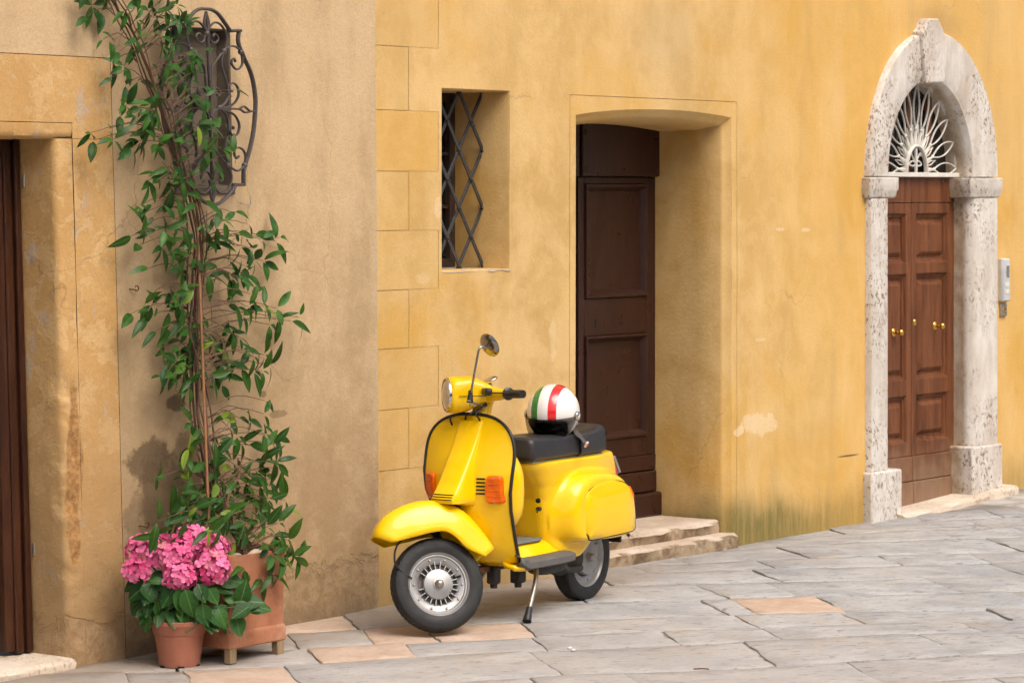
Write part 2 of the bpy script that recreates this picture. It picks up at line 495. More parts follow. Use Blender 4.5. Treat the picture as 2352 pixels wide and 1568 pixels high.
# slate lamination: short dark flakes along the bed
fl = t.noise(5.0, 5, .68, .3, t.map((2.2, 6.5, 1), vec=gd))
flm = t.mr(fl, .590, .612)
c = t.mix(t.ma('MULTIPLY', flm, .75), c, (.16, .15, .14))
ckp = cracks(t, 1.5, (4, 2, 0), .58, .64, .007)
c = t.mix(t.ma('MULTIPLY', ckp, .6), c, (.14, .13, .12))
c = t.mix(t.mr(t.noise(45, 5, .75), .40, .68, 0, .38), c, (.24, .24, .24))
# browner to the left and darker towards the house fronts
s = t.sep()
dn = t.ma('ADD', s[1], t.ma('MULTIPLY', t.noise(2.0, 5, .65), .9))
c = t.mix(t.mr(s[0], 1.6, -.8, 0, .35), c, (.44, .375, .315))
c = t.mix(t.ma('MULTIPLY', t.mr(dn, -.55, .35, 0, .75), t.mr(s[0], 3.2, 1.2, .3, 1.)), c, (.27, .215, .16))
h = t.ma('SUBTRACT', t.ma('ADD', t.ma('MULTIPLY', lay, 1.0), t.ma('MULTIPLY', t.noise(26, 6, .7, 0, t.map((1, 1.4, 1), vec=gd)), .5)), t.ma('ADD', t.ma('MULTIPLY', flm, .8), t.ma('MULTIPLY', ckp, .6)))
t.out(c, .8, 0, t.bump(h, .5, .018), .25)
t = NT('paving_pink')
c = t.mix(t.mr(t.noise(6, 6, .7), .3, .7), (.46, .335, .25), (.57, .45, .36))
c = t.mix(t.mr(t.noise(40, 5, .7), .4, .75, 0, .35), c, (.36, .24, .17))
t.out(c, .85, 0, t.bump(t.noise(35, 6, .72), .5, .012), .3)
t = NT('joint_mortar')
c = t.mix(t.mr(t.noise(2.2, 5, .65), .4, .6), (.22, .20, .175), (.48, .455, .42))
c = t.mix(t.mr(t.noise(3.3, 4, .6, 0, t.map(loc=(3, 4, 0))), .58, .68), c, (.07, .075, .03))
t.out(c, .95, 0, t.bump(t.noise(60, 4, .7), .5, .01), .2)

# ---- scooter and metals
def paint(name, col):
    t = NT(name)
    nse = t.noise(14, 3, .5)
    c = t.mix(t.mr(nse, .3, .7), tuple(x * .975 for x in col), col)
    return t.out(c, .35, 0, t.bump(t.noise(5, 2, .4), .02, .01), .12, .8, .02)
paint('yellow_paint', (.93, .565, .001))
flat('rubber_trim', (.018, .018, .019), .42, spec=.5)
flat('tyre_rubber', (.015, .015, .0155), .62, bump=.003, bs=90)
flat('black_plastic', (.016, .016, .017), .38)
flat('seat_vinyl', (.022, .021, .022), .42, bump=.0015, bs=300)
flat('floor_rubber', (.11, .105, .10), .6)
flat('mat_rubber', (.145, .16, .165), .6)
flat('alloy', (.34, .335, .33), .40, .8)
flat('alloy_paint', (.33, .325, .32), .42, .6)
flat('rim_dark', (.16, .13, .11), .7)
flat('chrome', (.62, .60, .58), .08, 1.0, var=.03)
flat('dark_chrome', (.34, .32, .30), .16, 1.0, var=.05)
flat('steel', (.42, .39, .35), .4, .9)
flat('cast_iron', (.035, .033, .031), .6, .2)
flat('engine_dirt', (.045, .040, .034), .75)
flat('wrought_iron', (.105, .088, .082), .5, .35, bump=.002, bs=120)
flat('lattice_iron', (.055, .056, .058), .5, .3, bump=.002, bs=120)
flat('white_iron', (.70, .665, .60), .5)
flat('brass', (.72, .44, .10), .18, 1.0, var=.05)
flat('grey_plastic', (.52, .53, .54), .45)
flat('rust', (.12, .05, .022), .8, .2)
flat('zinc', (.45, .45, .44), .4, .8)
flat('groove_brown', (.075, .048, .028), .95)  # dark brown backing set behind the scored grooves
flat('slot_black', (.006, .006, .006), .8)
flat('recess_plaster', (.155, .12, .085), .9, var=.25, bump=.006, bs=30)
flat('soil', (.035, .024, .016), .95, bump=.01, bs=90)
flat('pebble', (.50, .42, .31), .8, var=.2)
flat('pebble_white', (.72, .71, .69), .6)
flat('green_stick', (.01, .16, .14), .4)
flat('lens_amber', (.80, .135, .001), .25, 0, .25, 0.12, var=.22)
flat('lens_red', (.52, .03, .05), .18, 0, .6, 1.0, var=.2)
flat('lining', (.20, .17, .145), .85)
flat('strap', (.07, .058, .052), .7)
flat('buckle', (.75, .70, .66), .4)
flat('buckle_red', (.75, .09, .02), .35)
t = NT('terracotta')
c = t.mix(t.mr(t.noise(5, 6, .68), .3, .7), (.31, .115, .056), (.42, .185, .10))
c = t.mix(t.mr(t.noise(3.4, 7, .72, .8, t.map((1, 1, .5))), .5, .66, 0, .6), c, (.50, .33, .23))
c = t.mix(t.mr(t.noise(7, 5, .7, 0, t.map(loc=(4, 2, 6))), .6, .72, 0, .45), c, (.20, .085, .045))
t.out(c, .82, 0, t.bump(t.noise(45, 5, .65), .25, .006), .3)
t = NT('plastic_pot')
c = t.mix(t.mr(t.noise(6, 5, .65), .3, .7), (.33, .115, .065), (.40, .155, .095))
c = t.mix(t.mr(t.noise(3, 6, .7, .5, t.map((1, 1, .3))), .55, .75, 0, .4), c, (.46, .25, .18))
t.out(c, .5, 0, t.bump(t.noise(30, 4), .1, .004), .45)
t = NT('glass_dark'); t.out((.012, .013, .014), .06, 0, None, .6)
t = NT('lamp_glass')
t.out(t.mix(t.mr(t.noise(40, 2, .5, 0, t.map((1, 3, .2))), .4, .6), (.50, .48, .46), (.70, .68, .66)), .16, .85, t.bump(t.noise(55, 2, .4, 0, t.map((1, 2, .15))), .3, .01), .6, 1.0)
t = NT('visor_smoke'); t.out((.30, .28, .26), .04, 0, None, .5, trans=1.0, ior=1.18)
# helmet shell: white with a green and a red band running front to back
t = NT('helmet_shell'); s = t.sep()
def band(a, b):
    return t.ma('MULTIPLY', t.ma('GREATER_THAN', s[1], a), t.ma('LESS_THAN', s[1], b))
c = t.mix(band(-.068, -.030), (.80, .79, .77), (.0, .215, .040))
c = t.mix(band(.022, .060), c, (.70, .010, .014))
t.out(c, .25, 0, None, .5, 1.0, .02)

# ---- foliage
def leaf_mat(name, c0, c1, c2, vein, rough=.34, veinw=.05, ribs=0):
    t = NT(name)
    s = t.sep()
    c = t.mix(t.mr(t.rnd(), .0, .8), c0, c1)
    c = t.mix(t.mr(t.rnd(), .88, .97), c, c2)
    c = t.mix(t.mr(t.noise(30, 3), .3, .7, 0, .3), c, tuple(x * .6 for x in c0))
    c = t.mix(t.mr(t.ma('ABSOLUTE', s[1]), veinw, veinw * .3, 0, .75), c, vein)
    nm = None
    if ribs:
        ph = t.ma('SUBTRACT', t.ma('MULTIPLY', s[0], ribs), t.ma('MULTIPLY', t.ma('ABSOLUTE', s[1]), ribs * .75))
        w = t.ma('SINE', ph)
        c = t.mix(t.mr(w, .95, 1.0, 0, .08), c, vein)
        nm = t.bump(w, .10, .003)
    geo = t.n('ShaderNodeNewGeometry')
    c = t.mix(t.ma('MULTIPLY', geo.outputs['Backfacing'], .5), c, (.075, .13, .035))
    m = t.out(c, rough, 0, nm, .22)
    tr = t.n('ShaderNodeBsdfTranslucent'); t.put(tr.inputs['Color'], (.10, .22, .03))
    mx = t.n('ShaderNodeMixShader'); mx.inputs[0].default_value = .14
    t.t.links.new(t.b.outputs[0], mx.inputs[1]); t.t.links.new(tr.outputs[0], mx.inputs[2])
    o = [n for n in t.t.nodes if n.type == 'OUTPUT_MATERIAL'][0]
    t.t.links.new(mx.outputs[0], o.inputs[0])
    return m
leaf_mat('vine_leaf', (.013, .048, .006), (.038, .108, .012), (.22, .30, .03), (.08, .16, .03), .36, .022)
def mass_mat():
    t = NT('vine_leaf_mass')
    c = t.mix(t.mr(t.noise(16, 2, .5), .35, .65), (.016, .055, .007), (.042, .118, .013))
    geo = t.n('ShaderNodeNewGeometry')
    c = t.mix(t.ma('MULTIPLY', geo.outputs['Backfacing'], .55), c, (.10, .15, .055))
    t.out(c, .38, spec=.22)
mass_mat()
leaf_mat('hydrangea_leaf', (.016, .058, .012), (.036, .115, .022), (.05, .14, .025), (.12, .22, .06), .42, .03, 34)
flat('vine_wood', (.115, .062, .036), .85, var=.3, bump=.003, bs=120)
flat('twig', (.13, .068, .040), .8, var=.3)
flat('green_stem', (.06, .12, .03), .6)
flat('dead_leaf', (.42, .33, .05), .6, var=.2)
t = NT('petal')
s = t.sep()
c = t.mix(t.mr(t.rnd(), 0, 1), (.82, .085, .28), (.90, .22, .45))
c = t.mix(t.mr(t.rnd(), .9, .96, 0, .6), c, (.62, .30, .22))
rr = t.ma('SQRT', t.ma('ADD', t.ma('MULTIPLY', s[0], s[0]), t.ma('MULTIPLY', s[1], s[1])))
c = t.mix(t.mr(rr, .75, 1.05, 0, .4), c, (.94, .42, .60))
c = t.mix(t.mr(rr, .28, .05, 0, .6), c, (.75, .45, .30))
t.out(c, .55, 0, None, .35)
tr = t.n('ShaderNodeBsdfTranslucent'); t.put(tr.inputs['Color'], (.8, .12, .30))
mx = t.n('ShaderNodeMixShader'); mx.inputs[0].default_value = .2
t.t.links.new(t.b.outputs[0], mx.inputs[1]); t.t.links.new(tr.outputs[0], mx.inputs[2])
t.t.links.new(mx.outputs[0], [n for n in t.t.nodes if n.type == 'OUTPUT_MATERIAL'][0].inputs[0])
flat('flower_core', (.45, .06, .16), .8)
# ------------------------------------------------------------------ ground
TOP = 6.6
mb = MB()
xs = [-60, -30, -14, -10, -7, -5] + [-4 + .1 * i for i in range(140)] + [12, 14, 20, 40, 70]
ys = [-70, -35, -18, -12, -8, -6.5] + [-5.6 + .1 * i for i in range(58)] + [.5, 1.0]
mb.add([(x, y, ground_z(x, y) - .0085 - .010 * max(0, nz(x * 1.7, y * 1.7, 4))) for y in ys for x in xs],
       [(j * len(xs) + i, j * len(xs) + i + 1, (j + 1) * len(xs) + i + 1, (j + 1) * len(xs) + i) for j in range(len(ys) - 1) for i in range(len(xs) - 1)])
pavement = tag(mb.build('pavement', 'joint_mortar', smooth=180), kind='structure')

E1 = (RIGHT * .979 + VIEW * .204).normalized()      # the courses run up the lane at a slant to the fronts
E2 = Vector((E1.y, -E1.x, 0)); E2 = E2 if E2.y < 0 else -E2
def clip_front(poly, ymax):
    out = []
    for i in range(len(poly)):
        a, b = poly[i], poly[(i + 1) % len(poly)]
        ina, inb = a.y <= ymax, b.y <= ymax
        if ina: out.append(a)
        if ina != inb:
            t = (ymax - a.y) / (b.y - a.y); out.append(a + (b - a) * t)
    return out
PINK = [(on_level(1785, 1385), .22), (on_level(850, 1492), .34), (on_level(720, 1447), .3), (on_level(960, 1446), .2), (on_level(1110, 1446), .2), (on_level(560, 1545), .12)]
rng = random.Random(21)
stones = []
PB = [(Vector((p.x, p.y, 0)).dot(E1), Vector((p.x, p.y, 0)).dot(E2)) for p, r in PINK]
b = -3.2
while b < 6.2:
    wdt = rng.uniform(.34, .62)
    a = -9.0 + rng.uniform(0, 1)
    while a < 12.0:
        ln = rng.choice([rng.uniform(.34, .6), rng.uniform(.55, 1.0), rng.uniform(.8, 1.35)])
        for pa, pb in PB:                              # the few pink blocks are short ones
            if b <= pb < b + wdt:
                if a < pa - .22 < a + ln: ln = max(.12, pa - .22 - a)
                elif a <= pa < a + ln and pa - a < .26: ln = .44
        stones.append((a, a + ln, b, b + wdt))
        a += ln
    b += wdt
def jit(p, k): return Vector((p.x + .07 * nz(p.x * .8, p.y * .8, 1.7) + .010 * nz(p.x * 8, p.y * 8, 3.7), p.y + .07 * nz(p.x * .8, p.y * .8, 8.3) + .010 * nz(p.x * 8, p.y * 8, 5.3), 0))
n_st = 0
ZV = Vector((0, 0, 0))
for (a0, a1, b0, b1) in stones:
    cen = E1 * ((a0 + a1) / 2) + E2 * ((b0 + b1) / 2)
    d = cen - Vector((CAM.x, CAM.y, 0)); dep = d.dot(VIEW); lat = d.dot(RIGHT)
    if cen.y > .45 or dep < 8.5 or dep > 26 or abs(lat) > dep * .168 + 2.2: continue
    g = .0022
    q = [E1 * (a0 + g) + E2 * (b0 + g), E1 * (a1 - g) + E2 * (b0 + g), E1 * (a1 - g) + E2 * (b1 - g), E1 * (a0 + g) + E2 * (b1 - g)]
    poly = []
    for i in range(4):
        p0, p1 = q[i], q[(i + 1) % 4]
        m = max(3, int((p1 - p0).length / .055))
        for k in range(m): poly.append(jit(p0.lerp(p1, k / m), .035))
    # ragged arrises, each stone its own
    sd = rng.uniform(0, 99)
    cc = sum(poly, ZV.copy()) / len(poly)
    poly = [p + (cc - p).normalized() * (max(0, nz(p.x * 7, p.y * 7, sd) - .16) * .030 + max(0, nz(p.x * 23, p.y * 23, sd)) * .008) for p in poly]
    poly = clip_front(poly, .02 if cc.x > -.05 else -.04)
    if len(poly) < 4: continue
    cc = sum(poly, ZV.copy()) / len(poly)
    tx, ty, dz = rng.gauss(0, .0045), rng.gauss(0, .0045), rng.gauss(0, .0020)
    def hh(p): return ground_z(p.x, p.y) + dz + tx * (p.x - cc.x) + ty * (p.y - cc.y) + .0035 * nz(p.x * 5, p.y * 5, sd)
    m = len(poly); vs = []
    for p in poly: vs.append((p.x, p.y, hh(p) - .03))
    for p in poly: vs.append((p.x, p.y, hh(p) - .0035))
    ins = [p + (cc - p).normalized() * min(.005, (cc - p).length * .3) for p in poly]
    for p in ins: vs.append((p.x, p.y, hh(p)))
    in2 = [p + (cc - p) * .45 for p in poly]
    for p in in2: vs.append((p.x, p.y, hh(p) + .0015))
    vs.append((cc.x, cc.y, hh(cc) + .002))
    fs = []
    for r in range(3):
        for k in range(m):
            k1 = (k + 1) % m
            fs.append((r * m + k, r * m + k1, (r + 1) * m + k1, (r + 1) * m + k))
    for k in range(m): fs.append((3 * m + k, 3 * m + (k + 1) % m, 4 * m))
    pink = any(a0 <= Vector((p.x, p.y, 0)).dot(E1) < a1 and b0 <= Vector((p.x, p.y, 0)).dot(E2) < b1 for p, r in PINK)
    s = MB().add(vs, fs).build('paving_stone', 'paving_pink' if pink else 'paving', pavement, smooth=50)
    n_st += 1
print('stones', n_st)

# ------------------------------------------------------------------ wall helpers
def frange(a, b, n): return [a + (b - a) * i / n for i in range(n + 1)]
def wall_y(x, z, base): return base + .0045 * nz(x * .9, 3.3, z * .9) + .0016 * nz(x * 4, 1.1, z * 4)
def patch(mb, x0, x1, zb, zt, base=0.0, step=.12, sh=None):
    """piece of a front between x0..x1 and zb(x)..zt(x)."""
    fb = zb if callable(zb) else (lambda x: zb)
    ft = zt if callable(zt) else (lambda x: zt)
    nx = max(1, int((x1 - x0) / step)); nzz = max(1, int((ft((x0 + x1) / 2) - fb((x0 + x1) / 2)) / step))
    def fn(u, v):
        x = x0 + (x1 - x0) * u; z = fb(x) + (ft(x) - fb(x)) * v
        y = wall_y(x, z, base)
        if sh: x = sh(x, z)
        return (x, y, z)
    mb.grid(fn, nx, nzz)
def ring(mb, x0, x1, z0, z1, prof, inner_face=False):
    """mitred moulding round a rectangle; prof is (inset, y)."""
    o = []
    for ins, y in prof:
        o += [(x0 + ins, y, z0 + ins), (x1 - ins, y, z0 + ins), (x1 - ins, y, z1 - ins), (x0 + ins, y, z1 - ins)]
    fs = []
    for r in range(len(prof) - 1):
        for k in range(4):
            k1 = (k + 1) % 4
            fs.append((r * 4 + k, r * 4 + k1, r * 4 + 4 + k1, r * 4 + 4 + k))
    if inner_face:
        n = (len(prof) - 1) * 4
        fs.append((n, n + 1, n + 2, n + 3))
    mb.add(o, fs)
def bx(name, a, b, mat, parent, bev=.003):
    return MB().box(a, b).build(name, mat, parent, bevel=bev)

# ------------------------------------------------------------------ yellow house
yh = tag(empty('yellow_house', (0, 0, 0)), 'yellow ochre plastered house front with arched stone doorway behind the scooter', 'house')
WX0, WX1, WZ0, WZ1 = .495, 1.043, 1.578, 2.478         # latticed window
DX0, DX1 = 1.610, 3.085                                 # brown door opening
OX0, OX1, OZ = 1.557, 3.142, 2.472                      # scored outline round it
def arch_z(x): return 2.374 + .038 * (1 - abs((x - 2.32) / .74) ** 2.2) + .014 * (x - 2.3)
XL, XS, GAP = .468, .240, .0028
rows = [(-.12, .637, 1), (.637, .927, 0), (.927, 1.218, 1), (1.218, 1.498, 0), (1.498, 1.784, 1), (1.784, 2.068, 0), (2.068, 2.361, 1), (2.361, 2.668, 0), (2.668, 2.966, 1)]
z = 2.966; k = 0
while z < TOP - .1:
    z2 = min(TOP, z + .297); rows.append((z, z2, k % 2)); z = z2; k += 1
wall = MB()
patch(wall, -.3, XL + .02, -.15, TOP, .013, .4)         # bed behind the quoins
for (z0, z1, lng) in rows:
    x = XL if lng else XS
    patch(wall, x + GAP, WX0, z0, z1, 0, .12)
patch(wall, WX0, WX1, -.15, WZ0, 0, .08)
patch(wall, WX0, WX1, WZ1, TOP, 0, .12)
patch(wall, WX1, OX0, -.15, TOP, 0, .1)
patch(wall, OX0, OX1, OZ, TOP, 0, .12)
patch(wall, OX1, 4.46, -.15, TOP, 0, .1)
patch(wall, 6.19, 13.0, -.15, TOP, 0, .25)
patch(wall, 4.46, 6.19, 3.1, TOP, 0, .2)
for (a, b_, c_, d_) in [(OX0 - .03, OX0 + .03, -.1, OZ + .03), (OX1 - .03, OX1 + .03, -.1, OZ + .03), (OX0 - .03, OX1 + .03, OZ - .02, OZ + .03)]:
    patch(wall, a, b_, c_, d_, .014, .2)
def in_portal(x, z):
    if z < 2.06: return 4.585 < x < 6.06
    return ((x - 5.32) / .735) ** 2 + ((z - 2.06) / .83) ** 2 < 1
nx, nzz = 56, 104
vid = {}
def vget(i, j):
    if (i, j) not in vid:
        x = 4.46 + 1.73 * i / nx; zz = -.15 + 3.25 * j / nzz
        vid[(i, j)] = len(pv); pv.append((x, wall_y(x, zz, 0), zz))
    return vid[(i, j)]
pv, pf = [], []
for i in range(nx):
    for j in range(nzz):
        if not in_portal(4.46 + 1.73 * (i + .5) / nx, -.15 + 3.25 * (j + .5) / nzz):
            pf.append((vget(i, j), vget(i + 1, j), vget(i + 1, j + 1), vget(i, j + 1)))
wall.add(pv, pf)
wall.build('wall', 'plaster_yellow', yh, smooth=30)

for (z0, z1, lng) in rows:                              # scored corner blocks, one by one
    if z0 > 3.3: continue
    x1 = XL if lng else XS
    q = MB()
    g = .0013
    def fn(u, v, z0=z0, z1=z1, x1=x1):
        x = -.10 + (x1 + .10) * u; zz = z0 + g + (z1 - z0 - 2 * g) * v
        return (x, wall_y(x, zz, 0), zz)
    q.grid(fn, 4, 3)
    o = q.build('quoin_block', 'plaster_block', yh)

# -- lattice window
win = MB()
rv = [(0, 0), (0.004, .006), (.006, .34)]
ring(win, WX0, WX1, WZ0, WZ1, [(0, wall_y(.8, 2, 0)), (.005, .008), (.007, .345)])
window = win.build('window', 'plaster_yellow', yh, smooth=30)
sl = MB()
def fn(u, v):
    x = WX0 - .005 + (WX1 - WX0 + .01) * u
    prof = [(.004, -.010), (-.003, -.004), (.001, .002), (.02, .004), (.15, .006), (.34, .008)]
    k = min(5, int(v * 5 + .5)); y, dz = prof[k]
    rag = .007 * nz(x * 14, 2.2, k) if k < 3 else 0
    return (x, y + rag * .6, WZ0 + dz + rag)
sl.grid(fn, 26, 5)
sl.build('sill', 'sill_grey', window, smooth=40)
WB = .342
bx('frame', (WX0 - .02, WB, WZ0 - .02), (WX0 + .055, WB + .05, WZ1 + .02), 'window_wood', window)
bx('frame', (WX1 - .05, WB, WZ0 - .02), (WX1 + .02, WB + .05, WZ1 + .02), 'window_wood', window)
bx('frame', (WX0 + .055, WB, WZ1 - .05), (WX1 - .05, WB + .05, WZ1 + .02), 'window_wood', window)
bx('frame', (WX0 + .055, WB, WZ0 - .02), (WX1 - .05, WB + .05, WZ0 + .05), 'window_wood', window)
bx('mullion', ((WX0 + WX1) / 2 - .025, WB - .004, WZ0 + .05), ((WX0 + WX1) / 2 + .025, WB + .046, WZ1 - .05), 'window_wood', window)
for k in range(3):
    z0 = WZ0 + .05 + (WZ1 - WZ0 - .1) * k / 3; z1 = WZ0 + .05 + (WZ1 - WZ0 - .1) * (k + 1) / 3
    for (a, b_) in ((WX0 + .055, (WX0 + WX1) / 2 - .025), ((WX0 + WX1) / 2 + .025, WX1 - .05)):
        MB().box((a, WB + .03, z0 + .006), (b_, WB + .036, z1 - .006)).build('pane', 'glass_dark', window)
        if k: bx('glazing_bar', (a, WB + .01, z0 - .009), (b_, WB + .034, z0 + .009), 'window_wood', window, .002)
def zz1(zx, zy, y): return on_wall((1000 + zx / 2.412) / 1.0884, (150 + zy / 2.412) / 1.0884, y)
LY = .171
p0 = zz1(283, 370, LY); p1 = zz1(355, 547, LY); dxl, dzl = p1.x - p0.x, p0.z - p1.z
lat = empty('lattice', (0, 0, 0), 0, yh)
def clip_seg(x0, z0, sx, sz):
    """line through (x0, z0) with slope, kept inside the opening"""
    lo, hi = -30.0, 30.0
    for (o, d, mn, mx) in ((x0, sx, WX0 + .004, WX1 + .012), (z0, sz, WZ0 + .0, WZ1 + .004)):
        t0, t1 = (mn - o) / d, (mx - o) / d
        lo = max(lo, min(t0, t1)); hi = min(hi, max(t0, t1))
    return lo, hi
for s_, yo in ((-1, -.004), (1, .004)):
    for k in range(-14, 15):
        ox, oz = p0.x + 2 * k * dxl, p0.z
        lo, hi = clip_seg(ox, oz, dxl, s_ * dzl)
        if hi - lo < .25: continue
        a = Vector((ox + lo * dxl, LY + yo, oz + lo * s_ * dzl)); b_ = Vector((ox + hi * dxl, LY + yo, oz + hi * s_ * dzl))
        w = Vector((-(b_ - a).z, 0, (b_ - a).x)).normalized() * .010
        q = MB(); q.add([a + w + Vector((0, -.004, 0)), a - w + Vector((0, -.004, 0)), b_ - w + Vector((0, -.004, 0)), b_ + w + Vector((0, -.004, 0)),
                         a + w + Vector((0, .0035, 0)), a - w + Vector((0, .0035, 0)), b_ - w + Vector((0, .0035, 0)), b_ + w + Vector((0, .0035, 0))],
                        [(0,1,2,3),(7,6,5,4),(0,4,5,1),(1,5,6,2),(2,6,7,3),(3,7,4,0)])
        q.build('bar', 'lattice_iron', lat, bevel=.0012, seg=1)
rv_me = MB().lathe([(.0, -.0095), (.004, -.009), (.0065, -.0055), (.007, 0)], 10, axis='y').mesh('rivet', 40); rv_me.materials.append(MATS['lattice_iron'])
for i in range(-14, 15):
    for j in range(-14, 15):
        x = p0.x + (i + j) * dxl; zq = p0.z + (j - i) * dzl
        if WX0 + .01 < x < WX1 and WZ0 + .01 < zq < WZ1: place(rv_me, 'rivet', lat, Matrix.Translation((x, LY - .006, zq)))

# -- brown panelled door in its deep reveal
DY = .48
sur = empty('door_surround', (0, 0, 0), 0, yh)
g = .0028
q = MB(); patch(q, OX0 + g, DX0, -.1, OZ - g, 0, .1); q.build('jamb', 'plaster_yellow', sur, smooth=30)
q = MB(); patch(q, DX1, OX1 - g, -.1, OZ - g, 0, .1); q.build('jamb', 'plaster_yellow', sur, smooth=30)
q = MB(); patch(q, DX0, DX1, arch_z, OZ - g, 0, .06); q.build('lintel', 'plaster_yellow', sur, smooth=30)
outl = [(DX0, -.02), (DX0, .5), (DX0, 1.0), (DX0, 1.6), (DX0, 2.1)] + [(DX0 + (DX1 - DX0) * i / 24, arch_z(DX0 + (DX1 - DX0) * i / 24)) for i in range(25)] + [(DX1, 2.1), (DX1, 1.6), (DX1, 1.0), (DX1, .5), (DX1, -.02)]
prof = [(0, 0), (.003, .004), (.020, .030), (.030, .036), (.040, .05), (.042, .20), (.046, DY + .04)]
q = MB(); vs = []
for (d, y) in prof:
    for i, (x, zq) in enumerate(outl):
        if i < 5: p = (x + d, y, zq)
        elif i >= len(outl) - 5: p = (x - d, y, zq)
        else:
            f = (x - DX0) / (DX1 - DX0)
            p = (x + d * (1 - 2 * f), y, zq - d * 1.15 - (.0 if y < .1 else .02))
        w = .003 * nz(p[0] * 3, p[1] * 3, p[2] * 3)
        if y == 0: p = (p[0], wall_y(p[0], p[2], 0), p[2]); w = 0
        vs.append((p[0] + w, p[1], p[2] + w))
m = len(outl)
q.add(vs, [(r * m + i, r * m + i + 1, (r + 1) * m + i + 1, (r + 1) * m + i) for r in range(len(prof) - 1) for i in range(m - 1)])
q.build('reveal', 'plaster_yellow', sur, smooth=35)
door = empty('panelled_door', (0, 0, 0), 0, yh)
def dz_(v, y=DY, u=1410): return on_wall(u, v, y).z
def dx_(u, y=DY, v=700): return on_wall(u, v, y).x
SPL, LX1 = dx_(1325), DX1 - .046
def panel_leaf(x0, x1):
    zt, zb = 2.42, .14
    bx('backing', (x0, DY + .035, zb), (x1, DY + .06, zt), 'door_paint', door)
    z405, z435, z683, z768, z1010, z1050, z1085, z1140 = [dz_(v) for v in (407, 437, 683, 768, 1008, 1052, 1090, 1140)]
    sl_, sr_ = .060, .088
    bx('transom_board', (x0 + .004, DY - .03, z405 + .004), (x1 - .002, DY + .034, zt), 'door_paint', door, .006)
    bx('stile', (x0 + .004, DY, z1050), (x0 + sl_, DY + .035, z405), 'door_paint', door, .004)
    bx('stile', (x1 - sr_, DY, z1050), (x1 - .003, DY + .035, z405), 'door_paint', door, .004)
    for (a, b_) in ((z435 + .035, z405), (z768, z683), (z1050, z1010 - .0)):
        bx('rail', (x0 + sl_, DY, min(a, b_)), (x1 - sr_, DY + .035, max(a, b_)), 'door_paint', door, .003)
    for (a, b_) in ((z683, z435 + .035), (z1010, z768)):
        q = MB(); ring(q, x0 + sl_ + .0005, x1 - sr_ - .0005, a + .0005, b_ - .0005, [(0, DY + .001), (.002, DY - .012), (.014, DY - .014), (.024, DY - .004), (.036, DY + .016), (.040, DY + .022), (.055, DY + .024)], True)
        q.build('panel', 'door_paint', door, smooth=25)
    bx('board', (x0 + .004, DY - .004, z1085 + .002), (x1 - .003, DY + .034, z1050 - .002), 'door_paint', door, .006)
    bx('board', (x0 + .004, DY - .010, z1140 + .002), (x1 - .003, DY + .034, z1085 - .002), 'door_paint', door, .006)
    bx('kick_board', (x0 + .004, DY - .040, zb + .004), (x1 + .02, DY + .034, z1140 - .002), 'door_paint', door, .012)
panel_leaf(SPL + .012, LX1)
panel_leaf(DX0 + .046, SPL - .012)
bx('meeting_strip', (SPL - .012, DY + .02, .14), (SPL + .012, DY + .045, 2.42), 'slot_black', door, 0)
kx, kz = dx_(1368, DY, 742), dz_(742, DY, 1368)
q = MB().prism([(math.cos(a) * .009, math.sin(a) * .009 + .014) for a in [R_(20 * i - 60) for i in range(16)]] + [(-.004, -.025), (.004, -.025)], (1, 0, 0), (0, 0, 1), (0, 1, 0), .003, (kx, DY - .003, kz))
q.build('keyhole', 'slot_black', door)
def slab(name, x0, x1, y0, y1, z0, z1, mat, parent, rag=.012, n=26, sd=0.0, slope=0.0):
    """worn stone step with ragged front arris"""
    prof = [(y1, z1), (y0 + .09, z1), (y0 + .035, z1 - .002), (y0 + .012, z1 - .008), (y0, z1 - .022), (y0 + .004, (z0 + z1) / 2), (y0 + .01, z0)]
    def fn(u, v):
        k = min(6, int(v * 6 + .5)); y, zq = prof[k]; x = x0 + (x1 - x0) * u
        w = (0, .2, .5, 1, 1, .8, .5)[k] * rag
        return (x + (.5 * rag * nz(k, 2, sd) if u in (0, 1) else 0), y + w * (nz(x * 7, k * .6, sd) + .5 * nz(x * 19, k * .9, sd)), zq + slope * (x - x0) + .5 * w * nz(x * 8, sd, k * .7))
    q = MB().grid(fn, n, 6)
    for u in (0, n):                                       # ends
        idx = [k * (n + 1) + u for k in range(7)]
        extra = len(q.v); e = q.v[idx[0]]; q.v.append((e[0], y1, z0)); q.f.append(tuple(idx + [extra]) if u else tuple((idx + [extra])[::-1]))
    return q.build(name, mat, parent, smooth=45)
st = empty('doorstep', (0, 0, 0), 0, yh)
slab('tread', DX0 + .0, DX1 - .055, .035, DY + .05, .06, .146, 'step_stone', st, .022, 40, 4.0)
slab('riser_stone', DX0 - .06, DX1 + .012, -.045, .2, -.06, .074, 'step_stone', st, .018, 40, 9.0)

